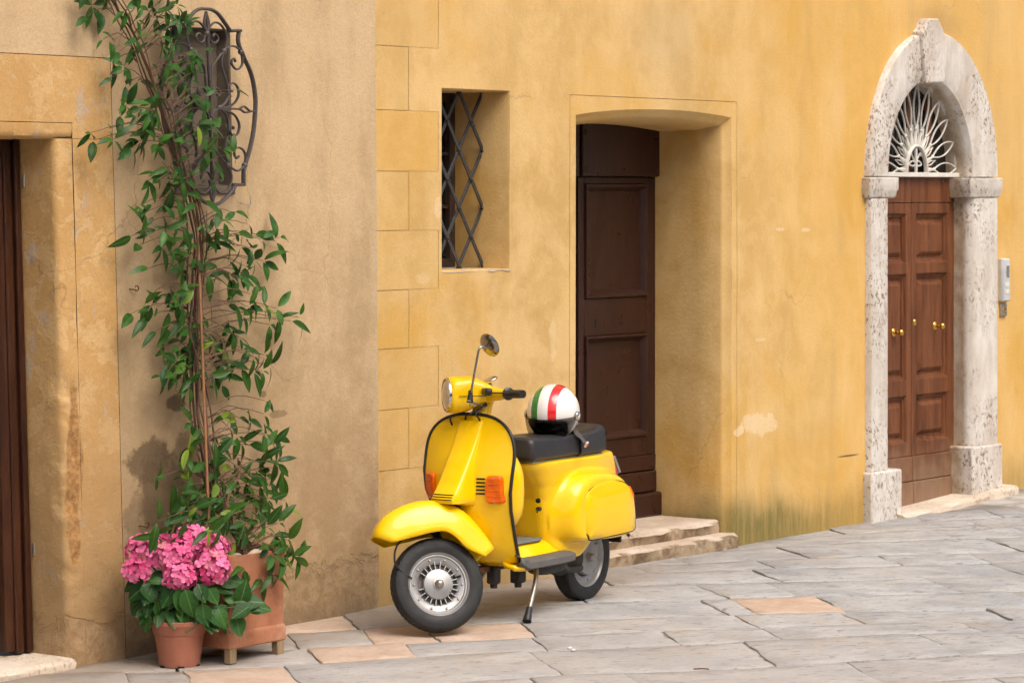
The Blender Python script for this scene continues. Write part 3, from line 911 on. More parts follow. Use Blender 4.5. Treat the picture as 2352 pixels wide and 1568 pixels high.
# -- travertine portal with arched fanlight
portal = empty('stone_portal', (0, 0, 0), 0, yh)
PY = -.042
PIX, PIA, PIB = 5.285, .516, .585
POX, POA, POB = 5.320, .797, .893
ZI = 2.060
def arch_pt(th, s, y):
    """s 0 inner .. 1 outer"""
    xi, zi = PIX + PIA * math.cos(th), ZI + PIB * math.sin(th)
    xo, zo = POX + POA * math.copysign(abs(math.cos(th)) ** .96, math.cos(th)), ZI + POB * math.sin(th) ** .97 if th < math.pi else ZI
    return (xi + (xo - xi) * s, y, zi + (zo - zi) * s)
SP = [(1, .06), (1, PY + .012), (.97, PY), (.55, PY - .001), (.16, PY), (.10, PY + .010), (.05, PY + .014), (0.0, PY + .040), (-.02, PY + .07), (-.015, PY + .085), (-.045, .09), (-.05, .16)]
def vouss(t0, t1, sd):
    def fn(u, v):
        k = min(len(SP) - 1, int(v * (len(SP) - 1) + .5)); s, y = SP[k]; th = t0 + (t1 - t0) * u
        x, y, zq = arch_pt(th, s, y)
        w = .005 * nz(x * 9, y * 9 + sd, zq * 9)
        return (x + w, y + w * .6, zq + w)
    return MB().grid(fn, 22, len(SP) - 1).build('voussoir', 'travertine', portal, smooth=40)
KA = R_(93.5); KB = R_(94)
vouss(.004, KA - .004, 1.0); vouss(KB + .004, math.pi - .004, 5.0)
KY = PY - .028
kp = [(on_wall(u, v, KY).x, on_wall(u, v, KY).z) for u, v in ((2129, 192), (2171, 190), (2177, 82), (2170, 76), (2163, 58), (2157, 43), (2133, 43), (2128, 58), (2125, 68), (2119, 72))]
q = MB().prism([(a, b_) for a, b_ in kp], (1, 0, 0), (0, 0, 1), (0, 1, 0), .23, (0, KY, 0))
q.build('keystone', 'travertine', portal, bevel=.012, seg=3)
JP = [(1, .06), (1, PY + .010), (.975, PY), (.5, PY), (.20, PY), (.15, PY + .008), (.10, PY + .010), (.06, PY + .022), (0, PY + .045), (-.02, PY + .075), (-.01, PY + .09), (-.03, .12), (-.03, .16)]
def jamb(xi, xo, z0, z1, sd, name='jamb', extra=0.0):
    def fn(u, v):
        k = min(len(JP) - 1, int(v * (len(JP) - 1) + .5)); s, y = JP[k]; zq = z0 + (z1 - z0) * u
        x = xi + (xo - xi) * s; w = .004 * nz(x * 9, y * 7 + sd, zq * 7)
        return (x + w, y + w - extra, zq)
    return MB().grid(fn, 24, len(JP) - 1).build(name, 'travertine', portal, smooth=40)
zplL = on_wall(2030, 1080, PY).z; zplR = on_wall(2250, 1023, PY).z
jamb(4.769, 4.535, zplL + .002, 1.930, 1.0); jamb(5.800, 6.110, zplR + .002, 1.930, 2.0)
def plinth(xi, xo, z0, z1, sd, name):
    q = MB().box((min(xi, xo), PY - .022, z0), (max(xi, xo), .16, z1))
    return q.build(name, 'travertine', portal, bevel=.014, seg=3)
plinth(4.865, 4.512, -.05, zplL, 3.0, 'plinth'); plinth(5.742, 6.135, .02, zplR, 4.0, 'plinth')
def impost(x0, x1, inner):
    yp = PY - .016
    pr = [(0, 1.932), (.010, 1.945), (.012, 1.972), (.020, 1.985), (.020, 2.056)]
    q = MB(); n = len(pr); vs = []
    for d, zq in pr:
        ia, ib = (x0 - (d if inner < 0 else .0), x1 + (d if inner > 0 else 0))
        vs += [(ia - (.0 if inner < 0 else d), yp - d + .02, zq), (ib + (.0 if inner > 0 else d), yp - d + .02, zq), (ib + (.0 if inner > 0 else d), .16, zq), (ia - (.0 if inner < 0 else d), .16, zq)]
    fs = [(3, 2, 1, 0)] + [(r * 4 + k, r * 4 + (k + 1) % 4, r * 4 + 4 + (k + 1) % 4, r * 4 + 4 + k) for r in range(n - 1) for k in range(4)] + [tuple((n - 1) * 4 + k for k in range(4))]
    q.add(vs, fs).build('impost', 'travertine', portal, bevel=.005)
impost(4.512, 4.815, 1); impost(5.745, 6.125, -1)
def thr(u, v):
    prof = [(.2, .0), (-.06, 0), (-.105, -.004), (-.12, -.02), (-.118, -.10)]
    k = min(4, int(v * 4 + .5)); y, dz = prof[k]; x = 4.80 + 1.44 * u
    zt = .035 + .068 * u ** 1.2
    w = (0, .1, .5, 1, 1)[k] * .012
    return (x, y + w * nz(x * 6, k, 3), zt + dz + w * .5 * nz(x * 8, 1, k))
q = MB().grid(thr, 24, 4)
for u in (0, 24):
    idx = [k * 25 + u for k in range(5)]; e = len(q.v); q.v.append((q.v[idx[0]][0], .2, -.1)); q.f.append(tuple(idx + [e]))
q.build('threshold', 'sill_stone', portal, smooth=45)
# door leaves
AY = .100
ad = empty('arched_door', (0, 0, 0), 0, yh)
AM = on_wall(2093, 700, AY).x
AX0, AX1 = 4.70, 5.86
def ax_(u, v=700): return on_wall(u, v, AY).x
def az_(v, u=2140): return on_wall(u, v, AY).z
z410, z465 = az_(407), az_(466)
bx('top_board', (AX0, AY - .004, z465 + .003), (AM - .002, AY + .05, z410), 'oak', ad)
bx('top_board', (AM + .002, AY - .004, z465 + .003), (AX1, AY + .05, z410), 'oak', ad)
zr = [az_(v) for v in (490, 603, 627, 868, 903, 1010)]
zbot = .06; z1040, z1095 = az_(1040), az_(1098)
for (x0, x1, st0, st1) in ((AX0, AM - .003, .10, ax_(2093) - ax_(2083)), (AM + .003, AX1, ax_(2104) - AM, .075 + AX1 - ax_(2191))):
    bx('stile', (x0, AY, z1040), (x0 + st0, AY + .05, z465), 'oak', ad, .003)
    bx('stile', (x1 - st1, AY, z1040), (x1, AY + .05, z465), 'oak', ad, .003)
    for (a, b_) in ((zr[0], z465), (zr[2], zr[1]), (zr[4], zr[3]), (z1040, zr[5])):
        bx('rail', (x0 + st0, AY, a if a < b_ else b_), (x1 - st1, AY + .05, b_ if a < b_ else a), 'oak', ad, .003)
    for (a, b_) in ((zr[1], zr[0]), (zr[3], zr[2]), (zr[5], zr[4])):
        q = MB(); ring(q, x0 + st0 + .0005, x1 - st1 - .0005, a + .0005, b_ - .0005,
             [(0, AY + .001), (.004, AY + .004), (.010, AY + .016), (.022, AY + .020), (.026, AY + .030), (.040, AY + .032), (.050, AY + .022), (.066, AY + .010), (.070, AY + .008)], True)
        q.build('panel', 'oak', ad, smooth=25)
    bx('foot_board', (x0, AY - .012, z1095 + .003), (x1, AY + .05, z1040 - .002), 'oak', ad, .006)
    bx('kick_board', (x0, AY - .018, zbot - .03), (x1, AY + .05, z1095), 'oak', ad, .006)
def knob(u, v, r=.025):
    p = on_wall(u, v, AY + .008)
    q = MB().lathe([(0, -.001), (r * 1.12, -.001), (r * 1.15, -.006), (r * .95, -.012), (r * .5, -.016), (r * .36, -.030), (r * .5, -.040), (r * .82, -.050), (r * .86, -.060), (r * .6, -.070), (0, -.073)], 24, axis='y', cap=False)
    q.xform(Matrix.Translation((p.x, AY + .010, p.z))).build('knob', 'brass', ad, smooth=50)
knob(2147, 748); knob(2052, 763)
p = on_wall(2101, 740, AY)
MB().lathe([(0, -.008), (.012, -.007), (.016, -.003), (.017, 0)], 18, axis='y').xform(Matrix.Translation((p.x, AY, p.z)) @ Matrix.Diagonal((1, 1, 1.25, 1))).build('lock', 'brass', ad, smooth=50)
# fanlight
fan = empty('fanlight', (0, 0, 0), 0, yh)
FY = .075
q = MB(); m = 28
vs = [(PIX - PIA - .06, .15, z410 - .02), (PIX + PIA + .06, .15, z410 - .02)] + [(PIX + (PIA + .06) * math.cos(math.pi * i / m), .15, ZI + (PIB + .05) * math.sin(math.pi * i / m)) for i in range(m + 1)]
q.add(vs, [tuple(range(len(vs)))]); q.build('pane', 'glass_dark', fan)
for dxm in (-.28, -.02, .24):
    bx('mullion', (PIX + dxm - .022, .118, z410), (PIX + dxm + .022, .148, ZI + PIB * math.sqrt(max(.05, 1 - (dxm / PIA) ** 2)) + .02), 'oak', fan)
q = MB(); q.tube([(PIX + (PIA + .004) * math.cos(math.pi * i / 40), FY + .012, ZI + (PIB + .004) * math.sin(math.pi * i / 40)) for i in range(41)], .018, 6, flat=1.6, ref=(0, 1, 0)); q.build('rim', 'white_iron', fan, smooth=40)
bx('rail', (PIX - PIA - .02, FY - .016, z410), (PIX + PIA + .02, FY + .024, z410 + .028), 'white_iron', fan)
zf = z410 + .028
q = MB(); q.tube([(PIX - .02 + .125 * math.cos(math.pi * i / 16), FY - .006, zf + .165 * math.sin(math.pi * i / 16)) for i in range(17)], .009, 6, flat=1.8, ref=(0, 1, 0)); q.build('inner_arch', 'white_iron', fan, smooth=40)
bx('inner_bar', (PIX - .028, FY - .012, zf), (PIX - .012, FY + .004, zf + .15), 'white_iron', fan)
for sg in (-1, 1):
    q = MB(); q.tube(smooth_path([(PIX - .02, FY, zf + .06), (PIX - .02 + sg * .04, FY, zf + .07), (PIX - .02 + sg * .075, FY, zf + .05), (PIX - .02 + sg * .04, FY, zf + .04), (PIX - .02, FY, zf + .045)]), .005, 5); q.build('inner_leaf', 'white_iron', fan, smooth=40)
    q = MB(); q.tube(smooth_path([(PIX - .02, FY, zf + .05), (PIX - .02 + sg * .03, FY, zf + .09), (PIX - .02 + sg * .06, FY, zf + .12), (PIX - .02 + sg * .07, FY, zf + .10)]), .005, 5); q.build('inner_leaf', 'white_iron', fan, smooth=40)
NP = 11
for i in range(NP):
    th = math.pi * (i + .35) / (NP - .3)
    c0 = Vector((PIX - .02 + .125 * math.cos(th), 0, zf + .165 * math.sin(th)))
    c1 = Vector((PIX + (PIA - .022) * math.cos(th), 0, max(zf + .02, ZI + (PIB - .02) * math.sin(th))))
    d = c1 - c0; L = d.length; d.normalize(); nn = Vector((-d.z, 0, d.x))
    for sg in (-1, 1):
        wd = .036
        pts = []
        for k in range(13):
            t_ = k / 12
            wob = wd * math.sin(math.pi * max(0, (t_ - .28) / .72)) ** .8 if t_ > .28 else -wd * .42 * (1 - t_ / .28)
            pts.append(c0 + d * (L * t_) + nn * (sg * wob) + Vector((0, FY, 0)))
        q = MB(); q.tube(pts, .0040, 6, flat=1.6, ref=(0, 1, 0)); q.build('petal_bar', 'white_iron', fan, smooth=40)
    q = MB(); q.tube([c0 + Vector((0, FY, 0)), c0 + d * (L * .3) + Vector((0, FY - .004, 0))], [.009, .004], 6); q.build('petal_stem', 'white_iron', fan, smooth=40)
    q = MB(); q.lathe([(0, -.012), (.011, -.006), (.012, .004), (0, .008)], 8, axis='y', cap=False); q.xform(Matrix.Translation(c0 + d * (L * .28) + Vector((0, FY, 0)))).build('collar', 'white_iron', fan, smooth=60)
    if i < NP - 1:
        th2 = th + math.pi / (NP - .3) / 2
        c0 = Vector((PIX - .02 + .125 * math.cos(th2), FY, zf + .165 * math.sin(th2))); d = Vector((math.cos(th2), 0, math.sin(th2) * 1.1)).normalized(); nn = Vector((-d.z, 0, d.x))
        q = MB(); q.tube([c0, c0 + d * .07 + nn * .012, c0 + d * .13, c0 + d * .07 - nn * .012], .0045, 5, closed=True, ref=(0, 1, 0)); q.build('dart', 'white_iron', fan, smooth=40)
# intercom
ic = bx('intercom', (6.195, -.026, 1.268), (6.300, .01, 1.543), 'grey_plastic', yh, .006)
bx('faceplate', (6.203, -.030, 1.276), (6.292, -.027, 1.535), 'grey_plastic', ic, .001)
for k in range(7): bx('speaker_slot', (6.245, -.0325, 1.490 - k * .011), (6.282, -.0302, 1.494 - k * .011), 'slot_black', ic, 0)
for k in range(2): bx('button', (6.222, -.033, 1.32 + k * .045), (6.274, -.0302, 1.345 + k * .045), 'white_iron', ic, .001)
lp = bx('lock_plate', (6.205, -.014, 1.175), (6.285, .01, 1.252), 'steel', yh, .003)
MB().lathe([(0, -.006), (.014, -.005), (.016, 0)], 16, axis='y').xform(Matrix.Translation((6.245, -.0145, 1.214))).build('key_barrel', 'brass', lp, smooth=50)

# ------------------------------------------------------------------ tan house (left)
th_ = tag(empty('tan_house', (0, 0, 0)), 'weathered tan plastered house front with wrought iron window grille on the left', 'house')
TY = -.06
def lean(x, z): return x + (2.2 - z) * (.008 + .030 * max(0, min(1, -x / 1.8)))
TX0, TGX, TIX = -2.169, -1.835, -2.075            # opening edge, outer groove, inner groove
TZO, TZI, TZT = 2.193, 2.259, 2.540
RX0, RX1, RZ0, RZ1 = -1.452, -1.082, 1.992, 2.694  # recess behind the grille
LXO = -3.75                                        # far side of that doorway, out of view
wall = MB()
patch(wall, TGX + .0015, RX0, -.2, TOP, TY, .09, lean)
patch(wall, RX0, RX1, -.2, RZ0, TY, .09, lean)
patch(wall, RX0, RX1, RZ1, TOP, TY, .12, lean)
patch(wall, RX1, -.075, -.2, TOP, TY, .09, lean)
patch(wall, LXO, TGX + .0015, TZT + .0015, TOP, TY, .12, lean)
patch(wall, -9, LXO, -.2, TOP, TY, .3, lean)
wall.grid(lambda u, v: ((lean(-.075, -.2 + (TOP + .2) * v) + .012 * min(1, u * 4)), TY + (.10) * u + (wall_y(-.075, -.2 + (TOP + .2) * v, 0) if u == 0 else 0), -.2 + (TOP + .2) * v), 4, 60)
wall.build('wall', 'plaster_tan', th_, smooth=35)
q = MB(); patch(q, TGX - .03, TGX + .04, -.1, TZT + .04, TY + .012, .2, lean); patch(q, LXO, TGX + .03, TZT - .02, TZT + .03, TY + .012, .3, lean)
patch(q, TIX - .006, TIX + .006, -.1, TZI + .02, TY + .008, .2, lean); patch(q, LXO, TIX + .02, TZI - .02, TZI + .02, TY + .010, .3, lean); patch(q, TIX - .02, TGX, TZO - .02, TZO + .02, TY + .010, .2, lean)
q.build('groove', 'groove_brown', th_)
ds = empty('door_surround', (0, 0, 0), 0, th_)
q = MB(); patch(q, TIX + .001, TGX - .0015, -.15, TZO - .001, TY, .05, lean); q.build('jamb_band', 'plaster_surround', ds, smooth=35)
q = MB(); patch(q, LXO, TGX - .0015, TZI + .0015, TZT - .0015, TY, .05, lean); patch(q, TIX + .001, TGX - .0015, TZO + .001, TZI + .0015, TY, .05, lean); q.build('lintel_band', 'plaster_surround', ds, smooth=35)
def arris(z):                                     # how far the arris has broken away
    k = sstep(.30, .42, z) * (1 - sstep(1.15, 1.30, z))
    return k * (.55 + .45 * nz(z * 7, 1, 4)) + .35 * sstep(.22, .1, z)
def fn(u, v):                                     # rounded plaster arris and reveal of the left doorway
    z = -.1 + (TZO + .1) * v
    k = int(u * 12 + .5)
    xy = [(TIX - .001, 0), (TIX - .02, 0), (TIX - .04, 0), (TIX - .06, .001), (TIX - .075, .004), (TX0 + .008, .012), (TX0 + .001, .024), (TX0, .04), (TX0, .07), (TX0, .10), (TX0, .14), (TX0 - .001, .19), (TX0 - .002, .30)][k]
    x, y = xy[0], TY + xy[1]
    b_ = arris(z) if 1 < k < 8 else 0
    b_ *= max(0, min(1, .75 + .9 * nz(x * 22, z * 11, 2)))
    y += b_ * .030 * (1 + .5 * nz(x * 40, z * 40, 7)); x += b_ * .012
    y += .003 * nz(x * 6, z * 6, 1)
    return (lean(x, z) , y, z)
MB().grid(fn, 12, 220).build('reveal', 'plaster_surround', ds, smooth=50)
q = MB(); q.grid(lambda u, v: (lean(LXO + (TIX - .001 - LXO) * u, TZO) + 0, TY + [0, 0, .004, .02, .05, .34][int(v * 5 + .5)], [TZI - .0015, TZO + .03, TZO + .010, TZO, TZO - .002, TZO - .004][int(v * 5 + .5)] + .003 * nz(u * 9, v * 5, 3)), 40, 5); q.build('lintel', 'plaster_surround', ds, smooth=50)
# left doorway: frame post and the leaf standing ajar
ld = empty('oak_door', (0, 0, 0), 0, th_)
LY_ = .150
def lx(u, v): return on_wall(u, v, LY_).x
def vpost(x0, x1, y0, y1, name, mat='dark_oak'):
    q = MB().box((x0, y0, .02), (x1, y1, TZO + .05)); q.v = [(lean(x, z), y, z) for x, y, z in q.v]
    return q.build(name, mat, ld, bevel=.008, seg=3)
vpost(-2.178, -2.150, LY_ + .012, LY_ + .08, 'frame_gap', 'slot_black')
vpost(-2.212, -2.179, LY_ - .006, LY_ + .06, 'frame_post')
vpost(-2.232, -2.2125, LY_ + .012, LY_ + .06, 'rebate')
vpost(-2.275, -2.2325, LY_ - .004, LY_ + .06, 'stile')
q = MB()
HX, HY = -2.275, LY_ + .004
dl = Vector((.12, .99, 0)).normalized(); nl = Vector((-dl.y, dl.x, 0))
def leafbox(a0, a1, n0, n1, z0, z1, name, bev=.006):
    q = MB(); vs = []
    for z in (z0, z1):
        for (a, n_) in ((a0, n0), (a1, n0), (a1, n1), (a0, n1)):
            p = Vector((HX, HY, 0)) + dl * a + nl * n_
            vs.append((lean(p.x, z), p.y, z))
    q.add(vs, [(0,3,2,1),(4,5,6,7),(0,1,5,4),(1,2,6,5),(2,3,7,6),(3,0,4,7)]); return q.build(name, 'dark_oak', ld, bevel=bev)
leafbox(.0, .10, .0, .05, .03, TZO + .04, 'leaf_stile')
leafbox(.10, .62, .0, .02, .03, TZO + .04, 'leaf_panel')
leafbox(.10, .62, .02, .05, .03, .30, 'leaf_rail'); leafbox(.10, .62, .02, .058, .32, .36, 'moulding'); leafbox(.10, .62, .02, .05, .55, .66, 'leaf_rail')
leafbox(.10, .62, .02, .05, 1.9, TZO + .04, 'leaf_rail'); leafbox(.62, .72, .0, .05, .03, TZO + .04, 'leaf_stile')
MB().box((-4.0, .95, -.1), (-1.6, 1.0, 2.4)).build('inner_wall', 'dark_oak', ld)
for z in (.43, 1.99):
    q = MB(); q.lathe([(.008, 0), (.008, .05)], 10); p = Vector((lean(-2.168, z), LY_ - .012, z)); q.xform(Matrix.Translation(p)).build('hinge', 'steel', ld, smooth=50)
stp = slab('doorstep', -4.2, -2.085, -.10, .5, -.10, .012, 'sill_stone', th_, .012, 30, 2.0)
# recess and wrought iron grille
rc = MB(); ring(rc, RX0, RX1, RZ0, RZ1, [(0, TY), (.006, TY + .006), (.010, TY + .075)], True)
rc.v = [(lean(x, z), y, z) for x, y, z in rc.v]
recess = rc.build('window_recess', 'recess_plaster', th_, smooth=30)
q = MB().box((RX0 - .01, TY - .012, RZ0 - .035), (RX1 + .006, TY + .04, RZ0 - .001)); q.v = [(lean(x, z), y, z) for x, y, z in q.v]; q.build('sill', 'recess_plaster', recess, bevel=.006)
GY = -.135
grille = empty('window_grille', (0, 0, 0), 0, th_)
def ga(p): return on_wall(404.3 + p[0] * .16407, p[1] * .16407, GY)
def gb(p): return on_wall(404.3 + p[0] * .16407, 238.9 + p[1] * .16407, GY)
ax_top, ax_bot = ga((418, 128)), gb((515, 1380))
def axis_x(z): return ax_bot.x + (ax_top.x - ax_bot.x) * (z - ax_bot.z) / (ax_top.z - ax_bot.z)
def mir(p): return Vector((2 * axis_x(p.z) - p.x, p.y, p.z))
def bar(pts, name, r, both=True, n=5, flat=1.6):
    for k in range(2 if both else 1):
        pp = [mir(p) if k else p for p in pts]
        q = MB(); q.tube(smooth_path(pp, n), r, 8, flat=flat, ref=(0, 1, 0)); q.build(name, 'wrought_iron', grille, smooth=50)
A = lambda *p: [ga(x) for x in p]
B = lambda *p: [gb(x) for x in p]
fr = A((418, 128), (500, 140), (590, 200), (680, 320), (755, 432))
bar(fr, 'frame_arc', .0075)
bar(A((755, 432), (887, 432)), 'frame_bar', .0075, n=1); bar(A((882, 432), (868, 560), (890, 660), (920, 725)), 'frame_bar', .0075)
bar(A((920, 725), (960, 830), (1030, 980), (1080, 1150), (1108, 1350)) + B((1112, 0), (1105, 140), (1085, 370), (1040, 600), (990, 780), (960, 870)), 'frame_side', .0078)
bar(B((960, 870), (947, 930), (945, 1132)), 'frame_bar', .0075); bar(B((952, 1130), (830, 1130)), 'frame_bar', .0075, n=1)
bar(B((832, 1130), (790, 1205), (700, 1310), (600, 1390), (515, 1408)), 'frame_arc', .0075)
bar(A((420, 165), (440, 470), (455, 900), (480, 1320)) + B((480, 230), (500, 900), (515, 1380)), 'centre_bar', .0055, False, 3)
r = .0048
bar(A((420, 165), (392, 330), (430, 440)), 'spear', r)
bar(A((440, 450), (470, 380), (540, 320), (620, 345), (690, 450), (710, 560), (690, 680), (668, 715), (560, 850), (500, 960), (490, 1100), (490, 1290)), 'scroll', r)
bar(A((455, 500), (490, 590), (545, 605), (585, 560), (570, 500), (530, 485), (515, 520)), 'scroll', r)
bar(A((670, 715), (700, 680), (760, 650), (830, 655), (890, 700), (915, 740), (930, 880), (890, 960), (830, 965), (780, 900), (785, 840), (815, 825), (830, 870)), 'scroll', r)
bar(A((660, 735), (635, 850), (650, 980), (700, 1130), (725, 1250), (720, 1370), (680, 1450), (610, 1505)), 'scroll', r)
bar(A((620, 1500), (740, 1495), (830, 1430), (875, 1330), (860, 1220), (800, 1165), (750, 1200), (755, 1270), (790, 1280)), 'scroll', r)
bar(B((620, 65), (880, 75), (960, 120), (1050, 105), (1100, 105)), 'cross_bar', r); bar(B((885, 75), (950, 35), (1020, 90), (1050, 105)), 'cross_bar', r)
bar(A((500, 1300), (530, 1240), (590, 1250), (615, 1310), (590, 1345), (565, 1315)), 'scroll', r)
bar(B((605, 60), (540, 90), (500, 140), (485, 210)), 'scroll', r)
bar(B((620, 70), (650, 90), (710, 180), (735, 300), (720, 420), (700, 540), (690, 680), (725, 850)), 'scroll', r)
bar(B((640, 70), (800, 140), (870, 240), (885, 340), (850, 430), (790, 440), (755, 380), (765, 320), (800, 320), (800, 358)), 'scroll', r)
bar(B((500, 270), (580, 330), (612, 280), (590, 235), (565, 250)), 'scroll', r)
bar(B((495, 560), (575, 680), (640, 770), (725, 850), (850, 935), (940, 880), (975, 760), (950, 660), (880, 610), (822, 640), (820, 720), (850, 760), (880, 730)), 'scroll', r)
bar(B((725, 860), (775, 1000), (760, 1120), (700, 1230), (620, 1245), (560, 1200), (520, 1110)), 'scroll', r)
bar(B((515, 1030), (550, 960), (610, 950), (650, 1010), (630, 1080), (595, 1055)), 'scroll', r)
bar(B((485, 1090), (478, 1230), (515, 1380)), 'spear', r)
for p in A((432, 470), (670, 717), (908, 730), (475, 1320), (605, 1510)) + B((480, 235), (725, 855), (960, 860), (490, 1090)):
    for k in range(1 if abs(p.x - axis_x(p.z)) < .02 else 2):
        pp = mir(p) if k else p
        MB().lathe([(.0, -.011), (.010, -.010), (.0135, -.004), (.0135, .004), (.010, .010), (0, .011)], 12, axis='x' if abs(p.x - axis_x(p.z)) > .2 else 'z', cap=False).xform(Matrix.Translation(pp)).build('collar', 'wrought_iron', grille, smooth=50)
for p in A((905, 432)) + B((950, 1132)):
    for k in range(2):
        pp = mir(p) if k else p
        q = MB(); q.tube([pp + Vector((0, -.004, 0)), Vector((pp.x, TY + .03, pp.z))], .007, 8); q.build('wall_pin', 'wrought_iron', grille, smooth=50)
# small iron fittings in the plaster
def hook(u, v, r, name, label, mat):
    p = on_wall(u, v, TY - .022)
    q = MB(); q.tube([p + Vector((r * math.cos(a), 0, r * math.sin(a))) for a in [R_(-150 + 20 * k) for k in range(16)]], .0028, 6); q.tube([p + Vector((r * math.cos(R_(-150)), 0, r * math.sin(R_(-150)))), Vector((p.x - .030, TY + .012, p.z - .002))], .0028, 6)
    return tag(q.build(name, mat, None, smooth=50), label, 'hook')
hook(314, 662, .011, 'wall_hook', 'small rusty open hook in the tan wall left of the climber', 'rust')
hook(338, 1205, .012, 'eye_bolt', 'rusty eye bolt in the tan wall above the hydrangea', 'rust')
p = on_wall(560, 468, TY)
q = MB(); q.tube([p + Vector((-.03, .004, .006)), p + Vector((-.028, -.02, 0)), p + Vector((.02, -.022, -.004)), p + Vector((.022, -.02, .03))], .002, 6)
tag(q.build('wire_clip', 'zinc', None, smooth=50), 'bent grey wire clip on tan wall below the iron grille', 'clip')
# ------------------------------------------------------------------ scooter (local: x forward, y rider's left, z up, rear axle at x = 0)
SC_O = Vector((.6895, -.7041, .014))
SC_F = Vector((-.99742, -.07178, 0))
scooter = tag(empty('scooter', SC_O, math.atan2(SC_F.y, SC_F.x)), 'bright yellow vintage motor scooter parked in front of the brown door', 'scooter')
def se(t, n):                                      # superellipse point
    c, s = math.cos(t), math.sin(t)
    return (abs(c) ** (2 / n) * (1 if c >= 0 else -1), abs(s) ** (2 / n) * (1 if s >= 0 else -1))
AXF = Vector((1.224, 0, .200)); HEADP = Vector((.905, 0, .95))
AXIS = (HEADP - AXF).normalized()
STEER = Matrix.Translation(AXF) @ Matrix.Rotation(R_(-42), 4, AXIS) @ Matrix.Translation(-AXF)

def wheel(name, c, R, M, front):
    T = M @ Matrix.Translation(c)
    rim = MB().lathe([(.090, .012), (.100, .022), (.122, .024), (.126, .030), (.132, .030), (.136, .036), (.143, .040), (.146, .036), (.140, .026), (.136, -.02), (.146, -.036), (.143, -.040), (.134, -.034), (.126, -.02), (.090, -.012), (.090, .012)], 64, axis='y', cap=False)
    root = rim.xform(T).build(name, 'alloy_paint', scooter, smooth=40)
    # tyre with a cut tread
    prof = [(.138, .030), (.142, .040), (.152, .0445), (.170, .0465), (.186, .0445), (.198, .040), (.2005, .0385), (.2055, .032), (R - .0015, .020), (R, .008), (R, -.008), (R - .0015, -.020), (.2055, -.032), (.2005, -.0385), (.198, -.040), (.186, -.0445), (.170, -.0465), (.152, -.0445), (.142, -.040), (.138, -.030)]
    seg = 150; t_ = MB(); n = len(prof); vs = []
    for k in range(seg):
        a = 2 * math.pi * k / seg
        for i, (r, h) in enumerate(prof):
            zig = 1.6 * ((i % 2) - .5)
            if 5 < i < n - 6 and ((k + (i % 3)) % 3 == 0): r -= .0042
            vs.append((r * math.sin(a), h, r * math.cos(a)))
    fs = [(k * n + i, ((k + 1) % seg) * n + i, ((k + 1) % seg) * n + i + 1, k * n + i + 1) for k in range(seg) for i in range(n - 1)]
    t_.add(vs, fs).xform(T).build('tyre', 'tyre_rubber', root, smooth=28)
    MB().lathe([(0, .0), (.088, .0), (.0895, -.010), (0, -.012)], 40, axis='y', cap=False).xform(T).build('backplate', 'rim_dark', root, smooth=40)
    if front:
        MB().lathe([(.066, .0), (.070, .020), (.066, .030), (.040, .036), (.024, .037), (0, .037)], 48, axis='y', cap=False).xform(T).build('hub', 'alloy', root, smooth=30)
        for k in range(22):
            if k % 22 in (4, 5): continue
            a = 2 * math.pi * k / 22
            q = MB().box((-.0020, .004, .064), (.0020, .024, .094 if k % 7 else .104)); q.xform(T @ Matrix.Rotation(a, 4, 'Y')).build('fin', 'alloy', root)
    else:
        MB().lathe([(.084, .0), (.086, .030), (.082, .040), (.030, .046), (.022, .046), (0, .046)], 48, axis='y', cap=False).xform(T).build('hub', 'alloy_paint', root, smooth=30)
    h0 = .036 if front else .045
    MB().lathe([(.026, h0), (.027, h0 + .006), (.021, h0 + .007), (.0195, h0 + .016), (.015, h0 + .026), (.007, h0 + .031), (0, h0 + .032)], 32, axis='y', cap=False).xform(T).build('hub_cap', 'steel', root, smooth=50)
    bolt = [(.0, .0305), (.0035, .0305), (.0052, .029), (.0054, .022)]
    for k in range(10):
        a = 2 * math.pi * (k + .3) / 10
        q = MB().lathe(bolt, 10, axis='y', cap=False); q.xform(T @ Matrix.Rotation(a, 4, 'Y') @ Matrix.Translation((0, 0, .1115))).build('bolt', 'steel', root, smooth=40)
    if front:
        q = MB(); a = R_(-78); q.tube([T @ Vector((math.sin(a) * .088, .01, math.cos(a) * .088)), T @ Vector((math.sin(a) * .110, .034, math.cos(a) * .110))], [.006, .005], 8); q.build('valve', 'black_plastic', root, smooth=50)
    return root
wheel('front_wheel', AXF, .212, STEER, True)
wheel('rear_wheel', Vector((0, 0, .205)), .205, Matrix.Identity(4), False)

# -- front mudguard, turned with the wheel
topc = smooth_path([(x, 0, z) for x, z in [(.262, .245), (.252, .275), (.205, .328), (.12, .368), (.02, .382), (-.08, .366), (-.17, .312), (-.237, .225), (-.288, .128)]], 4)
edge = smooth_path([(x, 0, z) for x, z in [(.195, .205), (.175, .207), (.13, .212), (.07, .219), (.0, .226), (-.06, .220), (-.105, .183), (-.145, .135), (-.225, .088)]], 4)
nS = len(topc) - 1
def mg(u, v):
    i = min(nS, int(u * nS + .5)); c, e = topc[i], edge[i]
    hw = lerp_table([(0, .070), (.12, .086), (.4, .094), (.75, .090), (1, .072)], u)
    a = -math.pi / 2 + math.pi * v
    s = abs(math.sin(a)) ** .52 * (1 if a >= 0 else -1)
    b_ = (1 - abs(math.cos(a))) ** .95
    return STEER @ (AXF + c + (e - c) * b_ + Vector((0, hw * s, 0)))
MB().grid(mg, nS, 20).build('front_mudguard', 'yellow_paint', scooter, smooth=180, solid=.004)
